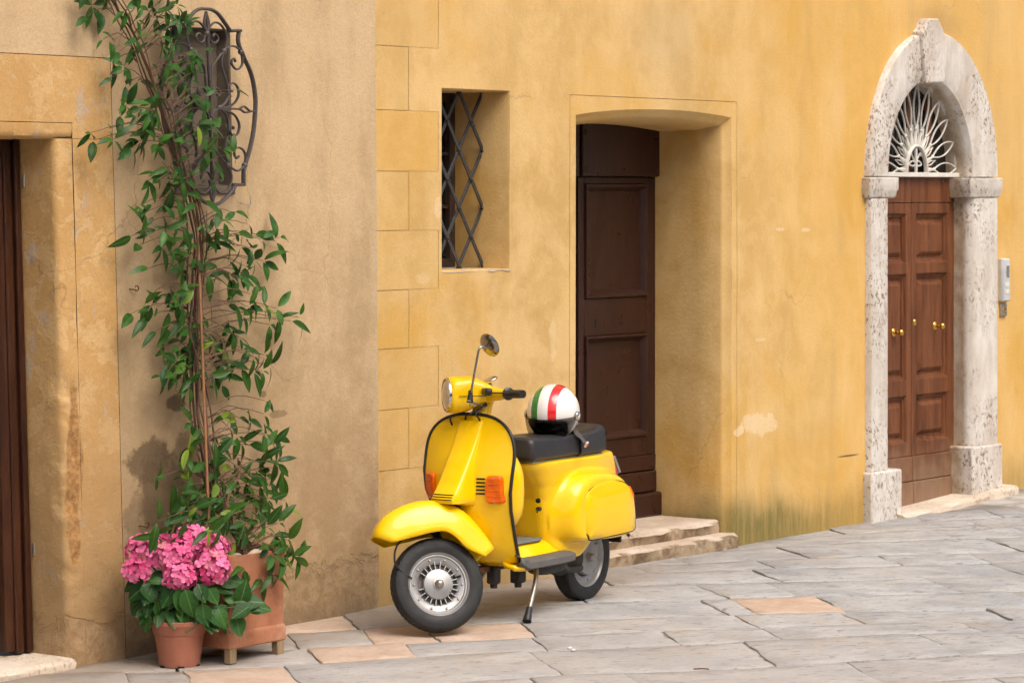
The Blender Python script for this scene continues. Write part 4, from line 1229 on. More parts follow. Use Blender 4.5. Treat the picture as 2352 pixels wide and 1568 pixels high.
q = MB(); q.tube([STEER @ (AXF + Vector(p)) for p in smooth_path([(.10, .05, .235), (.16, .052, .20), (.185, .05, .15), (.18, .045, .10), (.12, .04, .04)], 5)], .0045, 8); q.build('brake_cable', 'black_plastic', scooter, smooth=50)
q = MB(); q.tube([STEER @ (AXF + Vector(p)) for p in [(-.03, -.065, 0), (-.06, -.068, .08), (-.06, -.06, .2), (-.01, 0, .34)]], [.022, .024, .020, .025], 10); q.build('fork_link', 'cast_iron', scooter, smooth=50)
q = MB(); q.tube([HEADP + AXIS * -.46, HEADP + AXIS * -.10], .026, 14); q.build('fork_tube', 'cast_iron', scooter, smooth=50)

# -- leg shield
SHT = [(.250, .158, .850, .775), (.275, .172, .905, .812), (.33, .184, .965, .848), (.42, .196, 1.015, .893), (.52, .213, 1.040, .945), (.60, .229, 1.045, .975), (.68, .239, 1.038, .975), (.74, .241, 1.022, .962)]
def sh_row(z):
    if z <= .74:
        return tuple(lerp_table([(r[0], r[k]) for r in SHT], z) for k in (1, 2, 3))
    t_ = min(1, (z - .74) / .205)
    hw = .241 * max(0, 1 - t_ ** 2.6) ** (1 / 2.6)
    return hw, 1.022 - .088 * t_, .962 - .032 * t_ - .0 * t_
def sh_x(y, z):
    hw, xc, xe = sh_row(z)
    full = max(hw, .05)
    base_hw = .241 if z > .74 else hw
    return xc - (xc - xe) * min(1.15, (abs(y) / base_hw)) ** 2.0
NZ = 40
def sh_z(v): return .25 + (.9445 - .25) * (1 - (1 - v) ** 1.5)
def shf(u, v):
    z = sh_z(v); hw = sh_row(z)[0]; y = hw * (2 * u - 1)
    return (sh_x(y, z), y, z)
MB().grid(shf, 36, NZ).build('leg_shield', 'yellow_paint', scooter, smooth=180, solid=.005)
# black trim round its edge
ed = []
for i in range(NZ + 1):
    z = sh_z(i / NZ); hw = sh_row(z)[0]; ed.append(Vector((sh_x(hw, z) - .002, hw, z)))
ed = [p for p in ed if p.z > .262]
tr = ed + [Vector((p.x, -p.y, p.z)) for p in ed[::-1]]
q = MB(); q.tube(tr, .0078, 8, flat=1.2); q.build('trim', 'rubber_trim', scooter, smooth=60)
# horn cover down the middle
HCR = smooth_path([(.918, .012, 0), (.86, .017, 0), (.78, .031, 0), (.70, .060, 0), (.645, .093, 0), (.605, .126, 0), (.578, .148, 0)], 6)
HCT = [(p.x, p.y, .058, .064 + .13 * p.y) for p in HCR]
def hcf(u, v):
    z = .918 - (.918 - .578) * v
    pr, h1, h2 = [lerp_table([(-r[0], r[k]) for r in HCT], -z) for k in (1, 2, 3)]
    k = 2 * u - 1
    a = abs(k); sg = 1 if k >= 0 else -1
    if a < .6: y, d = sg * h1 * a / .6, pr - .004 * (a / .6) ** 2
    else:
        t_ = (a - .6) / .4; y = sg * (h1 + (h2 - h1) * t_ ** .8); d = (pr - .004) * (1 - sstep(0, 1, t_)) - .004 * t_
    return (sh_x(y, z) + d, y, z)
horn = MB().grid(hcf, 24, 28)
base = len(horn.v) - 25
low = []
for i in range(25):
    p = Vector(horn.v[base + i]); low.append((p.x - .004, p.y, p.z - .018))
o_ = len(horn.v); horn.v += low
horn.f += [(base + i, base + i + 1, o_ + i + 1, o_ + i) for i in range(24)]
low2 = []
for i in range(25):
    p = Vector(low[i]); low2.append((sh_x(p.y, p.z) - .01, p.y * .9, p.z - .02))
o2 = len(horn.v); horn.v += low2
horn.f += [(o_ + i, o_ + i + 1, o2 + i + 1, o2 + i) for i in range(24)]
hc = horn.build('horn_cover', 'yellow_paint', scooter, smooth=38)
for k in range(3):
    z = .6 - .0105 * k
    pts = [Vector(hcf(.5 + .5 * s * .6, (.918 - z) / .34)) + Vector((.0015, 0, 0)) for s in [-.9 + .15 * j for j in range(13)]]
    q = MB(); q.tube(pts, .0022, 6); q.build('rib', 'slot_black', hc, smooth=60)
# vents
for k in range(5):
    z = .664 - .0165 * k
    pts = [Vector((sh_x(y, z) + .0005, y, z)) for y in (.086, .099, .112, .125)]
    q = MB(); q.tube(pts, .0042, 6, flat=1.0); q.build('vent_slot', 'slot_black', scooter)
# front indicators, one per side
for sg in (1, -1):
    yc, zc, hy, hz = sg * (.170 if sg > 0 else .184), .616, .034, .060
    q = MB(); rows_ = []
    for lvl, (sc_, d) in enumerate([(1.06, -.004), (1.06, .010), (1.0, .016), (.88, .021)]):
        ringp = []
        for k in range(28):
            c, s = se(2 * math.pi * k / 28, 6)
            y = yc + hy * sc_ * c; z = zc + hz * sc_ * s
            ringp.append((sh_x(y, z) + d, y, z))
        rows_.append(ringp)
    vs = [p for r_ in rows_ for p in r_]
    fs = [(r_ * 28 + k, r_ * 28 + (k + 1) % 28, r_ * 28 + 28 + (k + 1) % 28, r_ * 28 + 28 + k) for r_ in range(3) for k in range(28)] + [tuple(84 + k for k in range(28))]
    ind = q.add(vs, fs).build('indicator', 'lens_amber', scooter, smooth=35)
    for zz_ in (zc - hz * .86, zc + hz * .86):
        MB().lathe([(0, .004), (.004, .003), (.005, 0)], 10, axis='x').xform(Matrix.Translation((sh_x(yc, zz_) + .0185, yc, zz_))).build('screw', 'chrome', ind, smooth=50)
    for k in range(3):
        z = zc - .026 + .026 * k
        q = MB(); q.tube([(sh_x(yc + dy, z) + .0205, yc + dy, z) for dy in (-.026, 0, .026)], .0016, 6); q.build('lens_rib', 'lens_amber', ind)
# glove box behind the shield
def sup(cx, cy, cz, hx, hy, hz, n=4, nu=24, nv=14):
    def fn(u, v):
        c, s = se(2 * math.pi * u, n); cv, sv = se(-math.pi / 2 + math.pi * v, n)
        return (cx + hx * c * cv, cy + hy * s * cv, cz + hz * sv)
    return MB().grid(fn, nu, nv, wrap_u=True)
sup(.870, 0, .60, .075, .222, .20, 3.0).build('glove_box', 'yellow_paint', scooter, smooth=180)
# steering neck
q = MB(); q.tube([HEADP + Vector((-.042, 0, 0)) + AXIS * d for d in (-.03, .0, .04, .085)], [.046, .044, .042, .050], 20); q.build('steering_neck', 'yellow_paint', scooter, smooth=60)

# -- handlebar and headlamp, turned with the fork (frame: u ahead, v left, w up; origin in the head)
HC = Vector((.885, 0, 1.035))
HM = Matrix.Translation(HC) @ Matrix.Rotation(R_(-42), 4, 'Z')
HST = [(.148, .074, .074, -.080), (.135, .080, .080, -.086), (.09, .083, .082, -.082), (.04, .086, .083, -.066), (.0, .086, .066, -.045), (-.05, .082, .040, -.034), (-.095, .070, .018, -.030), (-.115, .050, .004, -.024)]
def hsf(u, v):
    i = u * (len(HST) - 1); k = min(len(HST) - 2, int(i)); f = i - k
    uu, hw, t_, b_ = [HST[k][j] + (HST[k + 1][j] - HST[k][j]) * f for j in range(4)]
    n = 2.0 + 1.4 * min(1, u * 3)
    c, s = se(2 * math.pi * v, n)
    return HM @ Vector((uu, hw * c, (t_ + b_) / 2 + (t_ - b_) / 2 * s))
q = MB().grid(hsf, 28, 40, wrap_v=True)
q.f.append(tuple(j * 29 for j in range(40))); q.f.append(tuple(j * 29 + 28 for j in range(40)))
head = q.build('headset', 'yellow_paint', scooter, smooth=42)
MB().lathe([(.0775, .144), (.0795, .150), (.076, .158), (.0715, .158), (.0705, .150)], 48, axis='x', cap=False).xform(HM @ Matrix.Translation((0, 0, -.003))).build('lamp_rim', 'chrome', head, smooth=50)
MB().lathe([(.0715, .151), (.055, .160), (.035, .166), (.015, .169), (0, .170)], 40, axis='x', cap=False).xform(HM @ Matrix.Translation((0, 0, -.003))).build('lamp_glass', 'lamp_glass', head, smooth=60)
q = MB(); q.tube([HM @ Vector((u, sg_ * .0862, -.004)) for sg_ in (1,) for u in (.115, .06, .0, -.045)], .0014, 6); q.build('seam', 'slot_black', head)
sup(-.075, 0, .036, .035, .045, .010, 2.4).xform(HM @ Matrix.Rotation(R_(24), 4, 'Y')).build('speedometer', 'chrome', head, smooth=60)
for sg in (1, -1):
    q = MB(); pts = [(-.035, .060, .0), (-.05, .10, .004), (-.068, .15, .008), (-.085, .185, .010)]
    q.tube([HM @ Vector((a, sg * b_, c)) for a, b_, c in pts], [.036, .029, .024, .023], 16, flat=1.0); q.build('bar_arm', 'yellow_paint', scooter, smooth=60)
    pts = [(-.084, .182, .010), (-.087, .190, .0105), (-.0885, .197, .011), (-.0895, .202, .011), (-.12, .30, .016), (-.124, .312, .0166)]
    q = MB(); q.tube([HM @ Vector((a, sg * b_, c)) for a, b_, c in pts], [.026, .029, .029, .0195, .0190, .0185], 18); q.build('grip', 'black_plastic', scooter, smooth=50)
    q = MB(); q.tube([HM @ Vector((a, sg * b_, c)) for a, b_, c in smooth_path([(-.02, .095, .006), (-.005, .15, .012), (-.03, .23, .018), (-.065, .295, .022)], 4)], [.007] * 3 + [.0055] * 10, 8, flat=.6, ref=(0, 0, 1)); q.build('lever', 'black_plastic', scooter, smooth=50)
q = sup(-.035, .128, .012, .018, .042, .016, 5); q.xform(HM @ Matrix.Rotation(R_(0), 4, 'Z') @ Matrix.Translation((.03, 0, .006))); q.build('switch_block', 'black_plastic', scooter, smooth=60)
for (a_, b_) in (((-.02, .06, -.04), (.96, .05, .93)), ((-.03, .03, -.05), (.95, -.03, .93)), ((-.02, -.05, -.05), (.97, -.10, .925))):
    p0_ = HM @ Vector(a_); p2_ = Vector(b_); pm = p0_.lerp(p2_, .5) + Vector((.055, 0, -.01))
    q = MB(); q.tube(smooth_path([p0_, pm, p2_, p2_ + Vector((-.03, 0, -.05))], 5), .0045, 8); q.build('control_cable', 'black_plastic', scooter, smooth=60)
# mirror
def SL(u, v, y):                                    # survey mark -> scooter frame at lateral offset y
    d = VIEW + RIGHT * ((u - CX_PX) / F_PX) - UP * ((v - HY_PX) / F_PX)
    lf = Vector((-SC_F.y, SC_F.x, 0)); o = CAM - SC_O
    t_ = (y - o.dot(lf)) / d.dot(lf); p = o + d * t_
    return Vector((p.dot(SC_F), p.dot(lf), p.z))
mroot = empty('mirror', (0, 0, 0), 0, scooter)
mb0, mt1, mt2, mc = SL(1080, 912, .055), SL(1099, 805, .095), SL(1105, 796, .10), SL(1119, 796, .11)
q = MB(); q.tube([mb0, mb0.lerp(mt1, .5), mt1, mt1.lerp(mt2, .6) + Vector((0, 0, .003)), mt2, mc], [.0052, .0052, .005, .005, .005, .005], 10); q.build('stem', 'dark_chrome', mroot, smooth=60)
q = MB(); q.tube([SL(1079, 925, .055), SL(1080, 912, .055), SL(1081, 896, .055)], [.016, .0125, .009], 14); q.build('boot', 'black_plastic', mroot, smooth=50)
q = MB(); q.tube([SL(1076, 920, .06), SL(1082, 922, .055), SL(1112, 933, .03)], .0075, 8, flat=.5); q.build('bracket', 'zinc', mroot, smooth=50)
for u, v in ((1081, 929), (1090, 930), (1108, 935)):
    MB().lathe([(0, -.006), (.007, -.006), (.007, .004), (0, .004)], 6, axis='z').xform(Matrix.Translation(SL(u, v, .05))).build('nut', 'zinc', mroot)
lf_ = Vector((-SC_F.y, SC_F.x, 0))
nw = (-VIEW * .62 + (RIGHT * -.85 + UP * -.53) * .78).normalized()      # the back of the glass
nl_ = Vector((nw.dot(SC_F), nw.dot(lf_), nw.z))
MM = Matrix.Translation(mc) @ nl_.to_track_quat('Z', 'Y').to_matrix().to_4x4()
MB().lathe([(.0, .014), (.02, .013), (.04, .009), (.053, .002), (.057, -.004), (.056, -.008), (.052, -.009), (0, -.009)], 40, cap=False).xform(MM @ Matrix.Translation((0, 0, -.012))).build('mirror_shell', 'dark_chrome', mroot, smooth=40)

# -- floor, tunnel and body
flr = MB()
FT = [(.86, .185, .262), (.80, .200, .258), (.70, .205, .262), (.60, .207, .264), (.50, .205, .262), (.40, .195, .262), (.34, .17, .262)]
def flf(u, v):
    i = u * (len(FT) - 1); k = min(len(FT) - 2, int(i)); f = i - k
    x, hw, z = [FT[k][j] + (FT[k + 1][j] - FT[k][j]) * f for j in range(3)]
    y = hw * (2 * v - 1); a = abs(2 * v - 1)
    hump = .070 * (1 - sstep(.30, .78, a))
    return (x, y, z + hump - .012 * sstep(.9, 1, a))
flr.grid(flf, 18, 28)
flr.build('floorboard', 'yellow_paint', scooter, smooth=180, solid=.02)
for sg in (1, -1):                                  # rubber runners along the sides
    q = MB()
    def fn(u, v):
        x = .845 - .48 * u; hw = lerp_table([(-r_[0], r_[1]) for r_ in FT], -x)
        k = int(v * 5 + .5)
        yy, zz_ = [(hw * .60, .274), (hw * .78, .275), (hw * .96, .273), (hw + .012, .266), (hw + .012, .246), (hw - .01, .238)][k]
        e = .25 * max(0, .08 - u) / .08
        return (x, sg * yy, zz_ + .03 * sstep(.12, 0, u))
    q.grid(fn, 16, 5).build('runner', 'floor_rubber', scooter, smooth=50, solid=.006)
q = MB(); q.grid(lambda u, v: (.86 - .44 * u, .088 * (2 * v - 1) * math.sqrt(max(.02, 1 - max(0, (u - .75) / .25) ** 2)), .341 + .003 * math.sin(math.pi * v) + .02 * sstep(.25, 0, u)), 12, 8)
q.build('floor_mat', 'mat_rubber', scooter, smooth=180, solid=.008)
BZ = [(.235, .38, .18, .130), (.265, .42, .12, .138), (.30, .44, .06, .136), (.36, .455, -.06, .128), (.44, .465, -.18, .124), (.52, .475, -.235, .122), (.58, .503, -.245, .122), (.635, .560, -.235, .126), (.675, .615, -.215, .131), (.700, .632, -.200, .132), (.706, .60, -.18, .11)]
def bdf(u, v):
    i = v * (len(BZ) - 1); k = min(len(BZ) - 2, int(i)); f = i - k
    z, xf, xr, hw = [BZ[k][j] + (BZ[k + 1][j] - BZ[k][j]) * f for j in range(4)]
    c, s = se(2 * math.pi * u, 4.2)
    cx, hx = (xf + xr) / 2, (xf - xr) / 2
    taper = 1 - .30 * sstep(.1, -.25, cx + hx * c)
    return (cx + hx * c, hw * s * taper, z)
q = MB().grid(bdf, 56, 40, wrap_u=True)
q.f.append(tuple(range(56))[::-1]); q.f.append(tuple(40 * 56 + k for k in range(56)))
shellmb = q
# side cowls
CO = [(.385, .352), (.402, .42), (.392, .50), (.362, .565), (.305, .612), (.22, .635), (.10, .632), (-.01, .615), (-.09, .582), (-.150, .530), (-.188, .46), (-.203, .40), (-.194, .335), (-.13, .312), (0.0, .306), (.15, .310), (.27, .314), (.345, .324)]
COp = []
m = len(CO)
for i in range(m):
    p0_, p1_, p2_, p3_ = [Vector((*CO[(i + d) % m], 0)) for d in (-1, 0, 1, 2)]
    for k in range(4):
        t_ = k / 4
        COp.append(.5 * ((2 * p1_) + (p2_ - p0_) * t_ + (2 * p0_ - 5 * p1_ + 4 * p2_ - p3_) * t_ * t_ + (3 * p1_ - p0_ - 3 * p2_ + p3_) * t_ ** 3))
cc_ = Vector((.10, .455, 0))
LV = [(1.15, .098), (1.09, .118), (1.045, .138), (1.01, .160), (.97, .182), (.925, .199), (.865, .2095), (.80, .2135)]
cowl_parts = []
for sg in (1, -1):
    n = len(COp); vs = []
    for li, (s_, y) in enumerate(LV):
        for p in COp:
            qx = cc_ + (p - cc_) * s_
            if p.y < .34: qx.y = cc_.y + (p.y - cc_.y) * (1.0 - (1.0 - s_) * .35)
            vs.append((qx.x, sg * (y - .018 * sstep(-.02, -.25, qx.x)), qx.y))
    fs = [(r_ * n + k, r_ * n + (k + 1) % n, (r_ + 1) * n + (k + 1) % n, (r_ + 1) * n + k) for r_ in range(len(LV) - 1) for k in range(n)]
    fs = fs + [tuple((len(LV) - 1) * n + k for k in range(n)), tuple(range(n))[::-1]]
    shellmb.add(vs, fs if sg > 0 else [f_[::-1] for f_ in fs])
    # lift-off panel with its shut line
    PO = [(.335, .42), (.325, .49), (.285, .545), (.21, .575), (.10, .583), (0, .578), (-.07, .556), (-.115, .515), (-.142, .45), (-.154, .38), (-.149, .335), (-.06, .327), (.10, .324), (.25, .322), (.285, .345)]
    pp = []
    m2 = len(PO)
    for i in range(m2):
        a_, b_, c__, d_ = [Vector((*PO[(i + d) % m2], 0)) for d in (-1, 0, 1, 2)]
        for k in range(4):
            t_ = k / 4
            pp.append(.5 * ((2 * b_) + (c__ - a_) * t_ + (2 * a_ - 5 * b_ + 4 * c__ - d_) * t_ * t_ + (3 * b_ - a_ - 3 * c__ + d_) * t_ ** 3))
    pc = Vector((.08, .45, 0)); n2 = len(pp)
    def py_(p): return .2175 - .018 * sstep(-.02, -.25, p.x) - .10 * max(0, p.y - .47) ** 1.15 - .02 * sstep(.34, .30, p.y) - .03 * sstep(.27, .36, p.x)
    vs = []
    for s_, dy in ((1.012, -.030), (1.0, .003), (.985, .0075), (.8, .0095), (.55, .011), (.25, .0115)):
        for p in pp:
            w_ = pc + (p - pc) * s_
            crease = .0035 * (1 - sstep(.375, .392, w_.y))
            vs.append((w_.x, sg * (py_(w_) + dy - crease), w_.y))
    fs = [(r_ * n2 + k, r_ * n2 + (k + 1) % n2, (r_ + 1) * n2 + (k + 1) % n2, (r_ + 1) * n2 + k) for r_ in range(5) for k in range(n2)] + [tuple(5 * n2 + k for k in range(n2))]
    cowl_parts.append(MB().add(vs, fs).build('side_panel', 'yellow_paint', None, smooth=50))
    q = MB(); q.tube([(p.x, sg * (py_(p) + .001), p.y) for p in [pc + (w_ - pc) * 1.014 for w_ in pp]], .0026, 6, closed=True); cowl_parts.append(q.build('shut_line', 'slot_black', None))
    q = MB(); q.tube([(-.162, sg * .168, .42), (-.174, sg * .170, .45), (-.170, sg * .170, .50), (-.152, sg * .168, .535)], [.016, .022, .022, .016], 10, flat=.7); cowl_parts.append(q.build('rear_indicator', 'lens_amber', None, smooth=50))
# one pressed shell: the tail and its two swellings flow into each other
me = shellmb.mesh('rear_body', 180); me.materials.append(MATS['yellow_paint'])
rear_body = bpy.data.objects.new('rear_body', me); COL.objects.link(rear_body); rear_body.parent = scooter
m_ = rear_body.modifiers.new('remesh', 'REMESH'); m_.mode = 'VOXEL'; m_.voxel_size = .0065; m_.use_smooth_shade = True
m_ = rear_body.modifiers.new('smooth', 'SMOOTH'); m_.factor = .5; m_.iterations = 14
for o in cowl_parts: o.parent = rear_body
# panel lock and fuel tap on the apron
for (u, v, nm_) in ((1237, 1149, 'apron_plug'),):
    p = SL(u, v, .085); MB().lathe([(0, .012), (.011, .010), (.012, 0)], 14, axis='x').xform(Matrix.Translation(p)).build(nm_, 'slot_black', scooter, smooth=50)
p = SL(1240, 1168, .085); q = MB(); q.tube([p, p + Vector((.02, 0, 0))], .011, 10); q.tube([p + Vector((.02, 0, 0)), p + Vector((.055, .02, -.010))], [.005, .004], 8); q.build('fuel_tap', 'black_plastic', scooter, smooth=50)
# tail light
q = MB().prism([(-.17, .672), (-.205, .668), (-.262, .585), (-.215, .575)], (1, 0, 0), (0, 0, 1), (0, 1, 0), .12, (0, -.06, 0)); q.build('tail_light', 'lens_red', scooter, bevel=.012, seg=3)
q = MB().prism([(-.16, .680), (-.212, .676), (-.268, .592), (-.25, .59), (-.205, .66)], (1, 0, 0), (0, 0, 1), (0, 1, 0), .128, (0, -.064, 0)); q.build('tail_light_frame', 'zinc', scooter, bevel=.002)
q = MB().box((-.24, -.07, .255), (-.225, .085, .36)); q.build('mud_flap', 'black_plastic', scooter, bevel=.012)
q = MB(); q.tube([(-.20, .13, .312), (-.20, .15, .295)], [.010, .008], 10); q.build('cowl_catch', 'cast_iron', scooter, smooth=50)
q = MB().box((.05, -.09, .28), (.30, .10, .33)); q.build('inner_arch', 'engine_dirt', scooter, bevel=.02)
# seat in two lengths
def seat_len(x0, x1, ztop0, ztop1, name, round0, round1, hump=0.0):
    def fn(u, v):
        x = x0 + (x1 - x0) * u; zt = ztop0 + (ztop1 - ztop0) * u + hump * sstep(.55, 1, u)
        e0 = min(1, u / .05) if round0 else 1; e1 = min(1, (1 - u) / .08) if round1 else 1
        e = math.sqrt(max(0, 1 - (1 - min(e0, e1)) ** 2))
        hw = (.136 - .008 * u) * (.86 + .14 * e); zb = .708; zc = (zt + zb) / 2; hz = (zt - zb) / 2 * (.80 + .20 * e)
        c, s = se(2 * math.pi * v, 5.5)
        flare = 1 - .055 * s
        return (x, hw * c * flare, zc - (zt - zb) / 2 * (.2 * (1 - e)) * .3 + hz * s)
    q = MB().grid(fn, 34, 48, wrap_v=True)
    q.f.append(tuple(j * 35 for j in range(48))); q.f.append(tuple(j * 35 + 34 for j in range(48)))
    return q.build(name, 'seat_vinyl', scooter, smooth=60)
seat = seat_len(.642, .222, .822, .816, 'seat', True, False)
bk = seat_len(.216, -.03, .818, .826, 'pillion_seat', False, True, .022)
q = MB(); pts = [(.219, .1375 * a, .765 + .0565 * b_) for a, b_ in [se(2 * math.pi * k / 40, 5.5) for k in range(40)]]
q.tube(pts, .006, 6, closed=True); q.build('strap', 'black_plastic', seat, smooth=50)
q = MB().box((-.02, -.11, .700), (.60, .11, .710)); q.build('seat_base', 'zinc', seat, bevel=.003)
# underneath: muffler, stand and linkage
sup(.44, .085, .215, .14, .055, .042, 2.6).build('muffler', 'cast_iron', scooter, smooth=180)
q = MB(); q.tube(smooth_path([(.31, .09, .20), (.25, .075, .175), (.19, .07, .165), (.12, .072, .17)], 4), .016, 10); q.build('brake_arm', 'engine_dirt', scooter, smooth=50)
sup(.16, .0, .21, .15, .055, .075, 2.6).build('engine', 'engine_dirt', scooter, smooth=180)
for sg in (1, -1):
    q = MB(); pts = smooth_path([(.600, sg * .10, .232), (.606, sg * .130, .215), (.640, sg * .150, .165), (.700, sg * .170, .10), (.745, sg * .184, .055)], 4)
    q.tube(pts, .0115, 10); stn = q.build('stand_leg', 'steel', scooter, smooth=50)
    q = MB(); q.tube([(.742, sg * .183, .058), (.762, sg * .1895, .034), (.786, sg * .197, .002)], [.0145, .0165, .0215], 14); q.build('rubber_foot', 'rubber_trim', stn, smooth=50)
for (x0, x1, y0, y1, z0, z1) in ((.60, .66, .02, .075, .150, .245), (.79, .84, .01, .06, .165, .245)):
    q = MB().box((x0, y0, z0), (x1, y1, z1)); o = q.build('stand_bracket', 'cast_iron', scooter, bevel=.008)
    q = MB(); q.lathe([(0, -.02), (.016, -.02), (.018, 0), (.016, .012), (0, .014)], 14, axis='z', cap=False); q.xform(Matrix.Translation(((x0 + x1) / 2, (y0 + y1) / 2, z0))).build('rubber_stop', 'rubber_trim', o, smooth=50)
q = MB().box((.70, -.03, .222), (.93, .03, .246)); q.build('pedal_linkage', 'rust', scooter, bevel=.004)

# ------------------------------------------------------------------ helmet on the seat
hp = SL(1270, 946, .015)
HW = SC_O + SC_F * hp.x + lf_ * hp.y + UP * hp.z
fwd_w = (-VIEW * .92 + RIGHT * -.37).normalized()
hq = Matrix.Rotation(math.atan2(fwd_w.y, fwd_w.x), 4, 'Z') @ Matrix.Rotation(R_(9), 4, 'Y')
helmet = empty('helmet'); helmet.matrix_world = Matrix.Translation(HW) @ hq
tag(helmet, 'white open-face helmet with green and red stripes lying on the black scooter seat', 'helmet')
def cutz(a):                                       # lower edge of the shell by bearing (0 = front)
    d = abs((a + math.pi) % (2 * math.pi) - math.pi)
    return lerp_table([(0, -.020), (.75, -.022), (.92, -.034), (1.08, -.085), (1.3, -.112), (2.2, -.118), (3.15, -.105)], d)
def shell_pt(a, el, s=1.0):
    ce, se_ = math.cos(el), math.sin(el)
    return Vector((.138 * s * ce * math.cos(a) - .006, .1235 * s * ce * math.sin(a), .132 * s * se_))
q = MB(); NA, NE = 72, 20
def fn(u, v):
    a = 2 * math.pi * u; zc = cutz(a); e0 = math.asin(max(-.99, zc / .132)); el = e0 + (math.pi / 2 - e0) * v
    return shell_pt(a, el)
q.grid(fn, NA, NE, wrap_u=True)
shell = q.build('shell', 'helmet_shell', helmet, smooth=180, solid=.006)
q = MB().grid(lambda u, v: shell_pt(2 * math.pi * u, math.asin(max(-.99, (cutz(2 * math.pi * u) - .004) / .132)) + (math.pi / 2 - math.asin(max(-.99, (cutz(2 * math.pi * u) - .004) / .132))) * v, .93), NA, 12, wrap_u=True)
q.build('lining', 'lining', helmet, smooth=180, solid=.012)
q = MB(); q.tube([shell_pt(2 * math.pi * k / NA, math.asin(max(-.99, cutz(2 * math.pi * k / NA) / .132)), .985) for k in range(NA)], .0052, 6, closed=True); q.build('edge_trim', 'rubber_trim', helmet, smooth=60)
def vis(u, v):
    a = R_(-77) + R_(154) * u; k = 1 - abs(2 * u - 1) ** 3
    zt = -.004 - .006 * (1 - k); zb = -.034 - .078 * k
    z = zt + (zb - zt) * v
    rr_ = math.sqrt(max(.05, 1 - (z * .55 / .132) ** 2)) * 1.045
    return (.138 * rr_ * math.cos(a) + .004, .1235 * rr_ * math.sin(a) * 1.01, z)
MB().grid(vis, 40, 12).build('visor', 'visor_smoke', helmet, smooth=180, solid=.0025)
for sg in (1, -1):
    q = MB(); q.lathe([(0, .012), (.013, .012), (.020, .009), (.0225, .003), (.0225, -.004)], 24, axis='y', cap=False)
    if sg < 0: q.xform(Matrix.Rotation(math.pi, 4, 'Z'))
    q.xform(Matrix.Translation((.012, sg * .1255, -.012))); pv_ = q.build('pivot', 'chrome', helmet, smooth=40)
    q = MB().box((-.012, -.002, -.002), (.012, .002, .002)); q.xform(Matrix.Translation((.012, sg * .138, -.012)) @ Matrix.Rotation(R_(35), 4, 'Y')).build('slot', 'zinc', pv_)
    MB().lathe([(0, .004), (.005, .003), (.006, 0)], 10, axis='y' ).xform(Matrix.Translation((.004, sg * .121, -.05)) @ Matrix.Rotation(0 if sg > 0 else math.pi, 4, 'Z')).build('stud', 'zinc', helmet, smooth=50)
q = MB(); q.tube(smooth_path([(.0, .108, -.085), (.005, .122, -.108), (.02, .150, -.122), (.04, .172, -.140)], 4), [.016] * 13, 8, flat=.28, ref=(.3, 1, .6)); q.build('chin_strap', 'strap', helmet, smooth=50)
q = MB().box((-.010, -.005, -.014), (.010, .005, .014)); q.xform(Matrix.Translation((.046, .178, -.140)) @ Matrix.Rotation(R_(-30), 4, 'X')); b_o = q.build('buckle', 'buckle', helmet, bevel=.003)
q = MB().box((-.0065, -.0075, -.009), (.0065, .0075, .009)); q.xform(Matrix.Translation((.048, .179, -.139)) @ Matrix.Rotation(R_(-30), 4, 'X')); q.build('release', 'buckle_red', b_o, bevel=.002)
# ------------------------------------------------------------------ terracotta planter
PX0, PX1, PY0, PY1 = -1.655, -1.290, -.570, -.215
pz = ground_z(-1.47, -.4)
pcx, pcy = (PX0 + PX1) / 2, (PY0 + PY1) / 2
planter = tag(empty('planter', (pcx, pcy, pz)), 'square tapered terracotta planter on wooden blocks holding the climber', 'planter')
hx, hy = (PX1 - PX0) / 2, (PY1 - PY0) / 2
PR = [(.975, .062), (1.0, .068), (1.0, .118), (.985, .128), (.955, .134), (.955, .15), (.965, .30), (.968, .405), (.985, .430), (1.0, .450), (.998, .462), (.955, .464), (.935, .452), (.93, .42)]
def rsq(n_c=4, r=.05):
    out = []
    for qx, qy, a0 in ((1, 1, 0), (-1, 1, 90), (-1, -1, 180), (1, -1, 270)):
        for k in range(n_c + 1):
            a = R_(a0 + 90 * k / n_c); out.append((qx * (1 - r) + r * math.cos(a), qy * (1 - r) + r * math.sin(a)))
        nx_ = {(1, 1): (-1, 0), (-1, 1): (0, -1), (-1, -1): (1, 0), (1, -1): (0, 1)}[(qx, qy)]
        for k in (1, 2, 3):
            out.append((out[-1 - (k - 1)][0] + nx_[0] * (2 - 2 * r) * k / 4, out[-1 - (k - 1)][1] + nx_[1] * (2 - 2 * r) * k / 4))
    return out
SQ = rsq(); q = MB(); n = len(SQ); vs = []
for (s_, z) in PR:
    for k in range(n):
        c, s = SQ[k]
        sag = -.010 * math.exp(-((c * 1.2) ** 2)) * sstep(.36, .46, z)
        vs.append((hx * s_ * c, hy * s_ * s, z + sag + .003 * nz(c * 3, s * 3, z * 9)))
fs = [(r_ * n + k, r_ * n + (k + 1) % n, (r_ + 1) * n + (k + 1) % n, (r_ + 1) * n + k) for r_ in range(len(PR) - 1) for k in range(n)] + [tuple(range(n))[::-1]]
q.add(vs, fs).build('box', 'terracotta', planter, smooth=35)
MB().grid(lambda u, v: (hx * .94 * (2 * u - 1), hy * .94 * (2 * v - 1), .415 + .02 * nz(u * 6, v * 6, 3)), 10, 10).build('soil', 'soil', planter, smooth=180)
for (sx, sy) in ((-1, -1), (1, -1), (-1, 1), (1, 1)):
    cx, cy = sx * (hx - .032), sy * (hy - .022)
    MB().box((cx - .020, cy - .018, 0), (cx + .020, cy + .018, .063)).build('foot', 'foot_wood', planter, bevel=.003)
